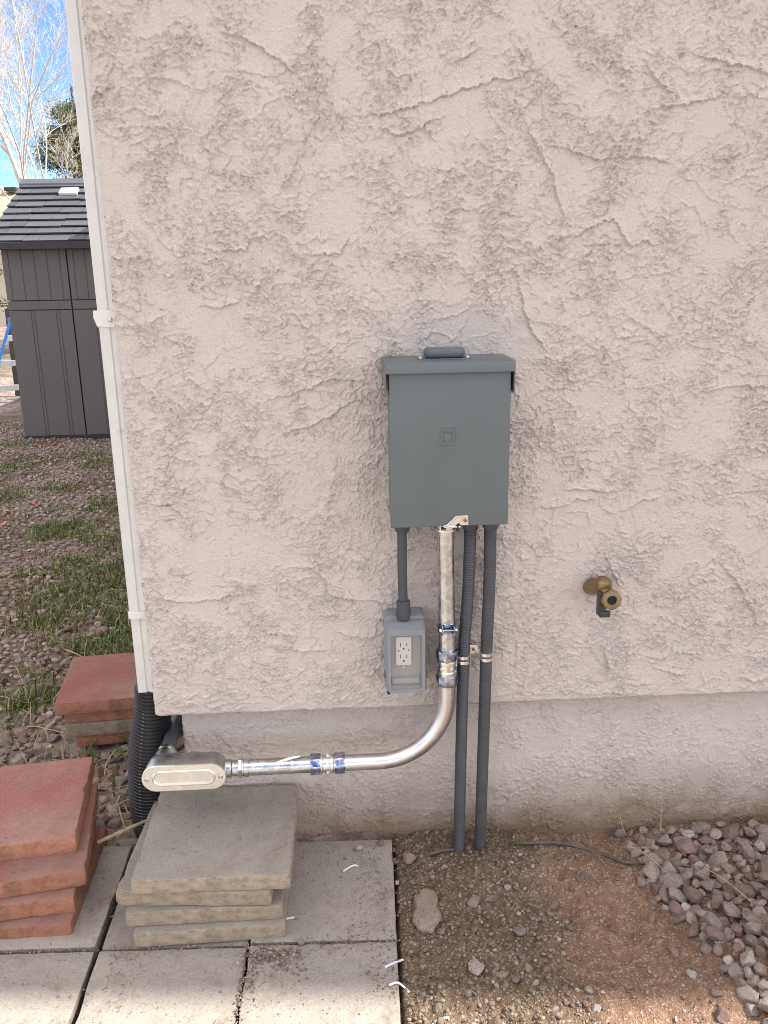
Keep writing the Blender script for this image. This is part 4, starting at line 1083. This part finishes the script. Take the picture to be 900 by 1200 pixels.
for pts, lab in (
    ([(.060, -.362), (.078, -.353), (.099, -.338)], 'white plastic strip on the right edge of the paving, upper of the two'),
    ([(.066, -.404), (.084, -.400), (.104, -.412)], 'curved white plastic strip just below the other at the paving edge'),
    ([(.132, -.502), (.145, -.484), (.158, -.479), (.172, -.481)], 'curled white plastic strip on the dirt at the bottom of the picture'),
    ([(-.018, -.094), (.004, -.078), (.016, -.080)], 'thin white plastic strip on the paver between the grey stack and the dirt'),
    ([(-.142, -.224), (-.123, -.221)], 'tiny white plastic strip against the right side of the grey slab stack'),
    ([(.588, -.512), (.592, -.500)], 'tiny white plastic scrap on the reddish dirt at the bottom')):
    P = smooth_path([(x, y, (pz(x, y) if x < .088 else sz(x, y))+.004) for x, y in pts]); bm = BM(); n = len(P)
    rows = []
    for i, p in enumerate(P):
        d = (P[min(i+1, n-1)]-P[max(i-1, 0)]); d.z = 0; d.normalize(); s_ = Vector((-d.y, d.x, .5))*.0017
        rows.append([bm.verts.new(p+s_), bm.verts.new(p-s_), bm.verts.new(p-s_+Vector((0, 0, -.0008))), bm.verts.new(p+s_+Vector((0, 0, -.0008)))])
    for a, b in zip(rows[:-1], rows[1:]):
        for k in range(4): bm.faces.new((a[k], a[(k+1) % 4], b[(k+1) % 4], b[k]))
    bm.faces.new(rows[0]); bm.faces.new(rows[-1][::-1])
    obj('plastic_scrap', bm, M['scrap'], None, loc=tuple(P[0]), label=lab, cat='plastic scrap')
bm = BM(); prism(bm, [(0, -.004), (.055, -.006), (.128, -.001), (.128, .003), (.07, .006), (.0, .004)], 'z', -.0025, .0025, .0007, 1)
bm.transform(xf((0, radians(-3), radians(33)), (-.575, -.032, .062)))
obj('wood_splinter', bm, M['wood'], None, loc=(-.575, -.032, .062), label='split wooden stick leaning off the near red slab stack', cat='stick')
for pts, r, lab in (
    ([(-.575, .10, .06), (-.52, .12, .075), (-.475, .10, .06), (-.468, .085, .05)], .0013, 'thin pale twig arching between the near red slabs and the drain tube'),
    ([(-.98, 1.10, .03), (-.92, 1.02, .05), (-.85, .98, .03), (-.80, .93, .02)], .0022, 'pale dry twig on the gravel behind the far red slab stack'),
    ([(-.90, 1.13, .04), (-.895, 1.06, .07), (-.88, .97, .03)], .0018, 'short upright dry twig on the gravel behind the far red slab stack'),
    ([(.640, -.085, .02), (.668, -.13, .026), (.705, -.20, .012)], .0013, 'straight dry grass stem across the edge of the stone bed'),
    ([(.735, -.03, .02), (.737, -.02, .06), (.738, -.018, .078)], .0012, 'short dry stem standing among the stones close to the wall'),
    ([(.655, -.02, .0), (.645, -.015, .03), (.642, -.01, .05)], .0011, 'dry stem standing at the left end of the stone bed by the wall'),
    ([(.78, -.17, .02), (.80, -.22, .03), (.83, -.29, .028)], .0012, 'dry grass stem lying across the middle of the stone bed')):
    strand('dry_twig', pts, r, M['straw'], lab, 'twig', 'dry twigs and stems on the ground', .5)
pts = []
S_ = []
for _ in range(420):
    y = .1+1.9*random.random()**1.3; x = random.uniform(-.56*(y+1.74)-.1, min(-.49, -.25*(y+1.74)))
    if not yard_ok(x, y): continue
    S_.append((x, y, float(gz(x, y))+.006))
blades('dry_grass', np.array(S_), rng.uniform(.03, .10, len(S_)), M['straw'], 1.5, .0016)
# fallen orange leaves
M['leaf'] = m_plain('fallen_orange_leaf', (.55, .20, .10), .7, 0, .3, 30, .1)
lf = []
for cx, cy, n, s_ in ((-2.15, 3.25, 16, .10), (-2.55, 5.75, 12, .10), (-2.0, 3.15, 7, .06)):
    for _ in range(n): x = random.gauss(cx, s_); y = random.gauss(cy, s_); lf.append((x, y, float(gz(x, y))+.018))
bm = BM()
for x, y, z in lf:
    prism(bm, [(-.02, 0), (-.008, .011), (.012, .010), (.024, 0), (.010, -.011), (-.010, -.010)], 'z', 0, .0008, M=xf((random.gauss(0, .4), random.gauss(0, .4), random.random()*6), (x, y, z)))
obj('fallen_leaves', bm, M['leaf'], None, kind='stuff')

# ================================================================== SHED
M['shed'] = m_plain('shed_resin', (.130, .120, .113), .55, 0, .06, 3, .15, 90, .002)
M['shed_trim'] = m_plain('shed_dark_trim', (.035, .035, .038), .6, 0, .1, 3, .1)
def m_shingle():
    t = NT('shed_shingle'); r = t.n('ShaderNodeObjectInfo').outputs['Random']
    c = t.ramp(r, [(0, (.052, .058, .072)), (.5, (.066, .072, .088)), (1, (.078, .085, .10))]); t.set(Base_Color=c, Roughness=.6); t.bump(t.noise(60, 3), .3, .003); return t.m
M['shingle'] = m_shingle()
def m_sky():
    t = NT('white_skylight'); t.set(Base_Color=(.80, .84, .88), Roughness=.25); return t.m
SX0, SX1, SY0, SZ0, SZE = -2.812, -.70, 6.10, -.165, 1.53
shed = thing('garden_shed', 'dark grey resin garden shed with a shingled roof beyond the gravel', 'shed', (-1.76, 6.1, SZ0))
bm = BM()
box(bm, ((SX0+SX1)/2, SY0+1.02, (SZ0+SZE)/2+.02), (SX1-SX0-.02, 1.98, SZE-SZ0-.04))
prism(bm, [(SY0+.03, SZE-.03), (SY0+2.01, SZE-.03), (SY0+1.02, SZE+.51)], 'x', SX0+.02, SX1-.02)
obj('wall', bm, M['shed'], shed, smooth=False)
bm = BM(); box(bm, ((SX0+SX1)/2, SY0+1.02, SZ0+.025), (SX1-SX0+.03, 2.06, .05), .006, 1); obj('base', bm, M['shed_trim'], shed)
def shed_panel(x0, x1, z0, z1, grooves, name='panel'):
    """moulded panel with sunk grooves facing the camera"""
    pts = [(x0, .0)]; 
    out = [(x0, -.012)]
    for g in grooves:
        out += [(g-.006, -.012), (g-.003, -.0075), (g+.003, -.0075), (g+.006, -.012)]
    out += [(x1, -.012)]
    poly = out+[(x1, .012), (x0, .012)]
    bm = BM(); prism(bm, [(p[0], SY0+p[1]) for p in poly], 'z', z0, z1)
    obj(name, bm, M['shed'], shed, smooth=False)
DX = -2.268
edges = [(SX0, DX-.006), (DX+.006, DX+.60), (DX+.612, DX+1.20), (DX+1.212, SX1)]
for x0, x1 in edges:
    w = x1-x0; n_up = max(3, int(round(w/.105))); up = [x0+w*(k+.5)/n_up for k in range(n_up)]
    shed_panel(x0, x1, 1.075, SZE-.03, up)
    shed_panel(x0, x1, .995, 1.066, [])
    lo = []; k = x0+.19
    while k < x1-.05: lo += [k, k+.028]; k += .215
    shed_panel(x0, x1, SZ0+.05, .986, lo)
RY0, RYM, RZE, RZR = SY0-.10, SY0+1.02, 1.545, 2.115
bm = BM()
prism(bm, [(RY0, RZE-.035), (RY0, RZE), (RYM, RZR), (2*RYM-RY0, RZE), (2*RYM-RY0, RZE-.035), (RYM, RZR-.045)], 'x', SX0-.085, SX1+.085)
roof = obj('roof', bm, M['shed_trim'], shed, smooth=False)
bm = BM(); box(bm, ((SX0+SX1)/2, RY0-.008, RZE-.022), (SX1-SX0+.18, .018, .062), .004, 1); obj('eave', bm, M['shed_trim'], shed)
bm = BM(); prism(bm, [(RYM-.09, RZR-.028), (RYM-.085, RZR-.008), (RYM, RZR+.040), (RYM+.085, RZR-.008), (RYM+.09, RZR-.028), (RYM, RZR+.015)], 'x', SX0-.09, SX1+.09); obj('ridge_cap', bm, M['shingle'], shed, smooth=False)
sl = math.atan2(RZR-RZE, RYM-RY0); Ls = math.hypot(RZR-RZE, RYM-RY0); NR = 9; rl = Ls/NR
SM = {}
def shingle_mesh(w):
    k = round(w, 3)
    if k not in SM:
        bm = BM(); prism(bm, [(0, .014), (0, .026), (rl+.012, .006), (rl+.012, .0)], 'x', .0025, w-.0025); me = bpy.data.meshes.new('shingle'); bmesh.ops.recalc_face_normals(bm, faces=bm.faces); bm.to_mesh(me); bm.free(); finish(me, M['shingle'], False); SM[k] = me
    return SM[k]
for r in range(NR):
    x = SX0-.085-random.choice((0, .06, .12)); 
    while x < SX1+.085:
        w = random.choice((.13, .19, .25, .31)); a = max(x, SX0-.085); b = min(x+w, SX1+.085)
        if b-a > .03:
            d = rl*r-(.008 if random.random() < .4 else 0)
            o = bpy.data.objects.new('shingle', shingle_mesh(b-a)); o.location = Vector((a, RY0+cos(sl)*d, RZE+sin(sl)*d))-ORG[shed.name]
            o.rotation_euler = (sl, 0, 0); link(o, roof)
        x += w
bm = BM(); box(bm, (0, 0, 0), (.165, .115, .03), .006, 2); bm.transform(xf((sl, 0, 0), (-2.405, RY0+cos(sl)*rl*7.0, RZE+sin(sl)*rl*7.0+.03))); obj('skylight', bm, m_sky(), roof)

# ================================================================== BEHIND THE SHED
M['blue_ladder'] = m_plain('blue_fibreglass', (.03, .17, .50), .45, 0, .08, 6, .05)
M['alu'] = m_zinc('ladder_aluminium', (.75, .75, .74), .03, .35, .1)
ld = thing('ladder', 'blue step ladder with metal rungs standing beside the grey shed', 'ladder', (-3.72, 8.9, -.2))
def rail(p, q, w=.07):
    p = Vector(p); q = Vector(q); d = q-p; bm = BM(); box(bm, (0, 0, d.length/2), (w, .03, d.length), .004, 1)
    bm.transform(Matrix.Translation(p) @ d.to_track_quat('Z', 'Y').to_matrix().to_4x4()); return bm
LB0, LB1, LT0, LT1 = Vector((-4.12, 8.75, -.20)), Vector((-3.55, 8.95, -.20)), Vector((-3.75, 9.05, 1.2)), Vector((-3.50, 9.10, 1.2))
LB0 = Vector((-4.22, 8.9, -.2)); LT0 = Vector((-3.86, 9.05, .78)); LB1 = Vector((-3.84, 9.3, -.2)); LT1 = Vector((-3.90, 9.1, .78))
obj('rail', rail(LB0, LT0), M['blue_ladder'], ld); obj('rail', rail(LB0+Vector((.42, .12, 0)), LT0+Vector((.18, .05, 0))), M['blue_ladder'], ld)
obj('rail', rail(LB1, LT1, .05), M['blue_ladder'], ld)
for k in range(3):
    t_ = .16+.30*k; a = LB0.lerp(LT0, t_); b = (LB0+Vector((.42, .12, 0))).lerp(LT0+Vector((.18, .05, 0)), t_)
    bm = BM(); d = b-a; box(bm, (0, 0, d.length/2), (.03, .07, d.length), .003, 1); bm.transform(Matrix.Translation(a) @ d.to_track_quat('Z', 'Y').to_matrix().to_4x4()); obj('rung', bm, M['alu'], ld)
# dark boards leaning by the shed
M['old_wood'] = m_plain('dark_weathered_board', (.055, .050, .045), .9, 0, .35, 12, .4, 60, .004)
bm = BM(); box(bm, (0, 0, .52), (.28, .04, 1.16), .004, 1); bm.transform(xf((radians(-7), radians(-2), 0), (-3.97, 9.55, -.22)))
obj('leaning_board', bm, M['old_wood'], None, loc=(-3.9, 9.55, -.2), label='dark weathered board leaning behind the blue ladder', cat='board')
# neighbouring house far behind
M['cream'] = m_plain('cream_siding', (.62, .56, .46), .85, 0, .05, 2, .2)
M['tan_roof'] = m_plain('tan_shingle_roof', (.40, .31, .21), .9, 0, .12, 14, .3, 40, .01)
nh = thing('neighbour_house', 'tan roofed house far behind the shed at the left edge', 'house', (-12, 26, -.7))
bm = BM(); box(bm, (-13.5, 29, 1.0), (8.4, 8.0, 3.4)); prism(bm, [(25.05, 2.7), (32.95, 2.7), (29, 4.0)], 'x', -17.7, -9.3); obj('wall', bm, M['cream'], nh, smooth=False)
bm = BM()
A = [(-17.9, 24.0, 2.42), (-9.45, 24.0, 2.42), (-8.95, 26.6, 3.66), (-17.9, 26.6, 3.66), (-17.9, 33.4, 2.42), (-9.45, 33.4, 2.42)]
v = [bm.verts.new(p) for p in A]; w = [bm.verts.new((p[0], p[1], p[2]-.12)) for p in A]
for q in ((0, 1, 2, 3), (3, 2, 5, 4)): bm.faces.new([v[k] for k in q]); bm.faces.new([w[k] for k in q][::-1])
for a, b in ((0, 1), (1, 2), (2, 5), (5, 4), (4, 3), (3, 0)): bm.faces.new((v[a], w[a], w[b], v[b]))
rf = obj('roof', bm, M['tan_roof'], nh, smooth=False)
bm = BM(); box(bm, (-9.55, 26.4, 3.70), (.38, .3, .12), .02, 1); obj('roof_vent', bm, M['shed_trim'], rf)
bm = BM(); box(bm, (-11.2, 24.98, 1.2), (1.3, .06, 1.2), .01, 1); wf = obj('window', bm, M['white_paint'], nh)
bm = BM(); box(bm, (-11.2, 24.94, 1.2), (1.1, .02, 1.0)); obj('pane', bm, m_plain('window_glass', (.05, .07, .09), .05, bump=0), wf)

# ---- bare tree
M['bark'] = m_plain('pale_bark', (.58, .54, .48), .8, 0, .2, 12, .3, 60, .003)
M['twig'] = m_plain('pale_twigs', (.62, .58, .52), .8, 0, .2, 5, 0)
def grow(seed, base, top_h, r0, spread=.5, levels=5, lean=(0, 0), nbr=(8, 6, 5, 4, 3)):
    r = random.Random(seed); segs = []
    def branch(p, d, L, rad, lev):
        n = 6 if lev < 2 else 4; pts = [p.copy()]; rr_ = [rad]; q = p.copy(); dd = d.copy()
        for i in range(n):
            dd = (dd+Vector((r.gauss(0, .10), r.gauss(0, .10), r.gauss(0, .06)+(.05 if lev < 3 else .0)))).normalized()
            q = q+dd*(L/n); pts.append(q.copy()); rr_.append(rad*(1-.75*(i+1)/n) if lev else rad*(1-.6*(i+1)/n))
        segs.append((pts, rr_, lev))
        if lev >= levels: return
        for k in range(nbr[lev]):
            t = r.uniform(.22, 1.0) if lev else r.uniform(.18, 1.0); i = min(int(t*n), n-1); f = t*n-i
            pos = pts[i].lerp(pts[i+1], f); base_d = (pts[i+1]-pts[i]).normalized()
            ax = Vector((r.gauss(0, 1), r.gauss(0, 1), r.gauss(0, .4))); ax = (ax-base_d*ax.dot(base_d)).normalized()
            ang = r.uniform(.45, .95); nd = (base_d*cos(ang)+ax*sin(ang)+Vector((0, 0, .18))).normalized()
            branch(pos, nd, L*r.uniform(.38, .62)*(1.15-.45*t), max(rr_[i]*.42, .0020), lev+1)
    branch(Vector(base), Vector((lean[0], lean[1], 1)).normalized(), top_h, r0, 0)
    return segs
def tube_np(segs, lev_ok, k_of):
    Vs = []; Fs = []; b = 0
    for pts, rr_, lev in segs:
        if not lev_ok(lev): continue
        k = k_of(lev); P = np.array([tuple(p) for p in pts]); n = len(P)
        T = np.gradient(P, axis=0); T /= np.linalg.norm(T, axis=1)[:, None]+1e-9
        U = np.cross(T, (.3, .5, .81)); U /= np.linalg.norm(U, axis=1)[:, None]+1e-9; Wd = np.cross(T, U)
        a = np.arange(k)*2*pi/k; R = np.array(rr_)[:, None, None]
        V = P[:, None]+R*(np.cos(a)[None, :, None]*U[:, None]+np.sin(a)[None, :, None]*Wd[:, None])
        i = np.arange(n-1)[:, None]*k; j = np.arange(k)[None]; jn = (j+1) % k
        Fs.append(np.stack([i+j, i+jn, i+k+jn, i+k+j], -1).reshape(-1, 4)+b); Vs.append(V.reshape(-1, 3)); b += n*k
    return np.concatenate(Vs), np.concatenate(Fs)
def bare_tree(name, label, base, h, r0, seed, lean, nbr, levels=4):
    t = thing(name, label, 'tree', base); sg = grow(seed, (base[0], base[1], base[2]-.05), h, r0, lean=lean, nbr=nbr, levels=levels)
    V, F = tube_np(sg, lambda l: l == 0, lambda l: 10); arr_obj('trunk', V, F, M['bark'], t)
    V, F = tube_np(sg, lambda l: 1 <= l <= 2, lambda l: 5); arr_obj('branches', V, F, M['bark'], t)
    V, F = tube_np(sg, lambda l: l > 2, lambda l: 3); arr_obj('twigs', V, F, M['twig'], t, kind='stuff')
bare_tree('bare_tree', 'tall leafless tree with pale branches rising behind the shed', (-4.10, 13.5, -.3), 7.6, .048, 5, (-.03, 0), (26, 9, 8, 6), 4)
bare_tree('bare_tree', 'lower leafless tree with drooping twigs just above the shed roof', (-5.15, 15.0, -.3), 3.3, .028, 9, (.05, 0), (12, 8, 7, 5), 4)

# ---- pine behind
def m_needles():
    t = NT('pine_needles'); r = t.n('ShaderNodeNewGeometry').outputs['Random Per Island']
    t.set(Base_Color=t.ramp(r, [(0, (.045, .062, .018)), (.5, (.10, .12, .035)), (1, (.19, .19, .065))]), Roughness=.7); return t.m
pine = thing('pine_tree', 'green pine tree showing between the shed roof and the downspout', 'tree', (-5.0, 17.0, -.3))
bm = BM(); tube(bm, [(-5.0, 17, -.3), (-5.0, 17, 2), (-4.97, 17, 4.8)], [.16, .11, .02], 10); obj('trunk', bm, M['old_wood'], pine)
bV = []; bmb = BM()
for k in range(120):
    z = .4+4.0*(k/120)**.9; rad_ = (4.85-z)*.46*random.uniform(.7, 1.1)+.1; a = random.uniform(0, 2*pi)
    e = Vector((-5.0+cos(a)*rad_, 17+sin(a)*rad_, z+.15*rad_)); s_ = Vector((-4.99, 17, z)); tube(bmb, [s_, s_.lerp(e, .6), e], [.02, .012, .004], 4, False)
    for _ in range(240):
        f = random.random()**.6; c = s_.lerp(e, f)+Vector((random.gauss(0, .10), random.gauss(0, .10), random.gauss(0, .07))); bV.append(tuple(c))
obj('branches', bmb, M['old_wood'], pine)
P = np.array(bV); n = len(P); d = rng.normal(0, 1, (n, 3)); d[:, 2] = np.abs(d[:, 2])*.8; d /= np.linalg.norm(d, axis=1)[:, None]; s2 = np.cross(d, rng.normal(0, 1, (n, 3))); s2 /= np.linalg.norm(s2, axis=1)[:, None]
L = rng.uniform(.05, .11, n)[:, None]; V = np.stack([P-s2*.012, P+s2*.012, P+d*L], 1).reshape(-1, 3)
arr_obj('needles', V, np.arange(3*n).reshape(-1, 3), m_needles(), pine, smooth=False, kind='stuff')
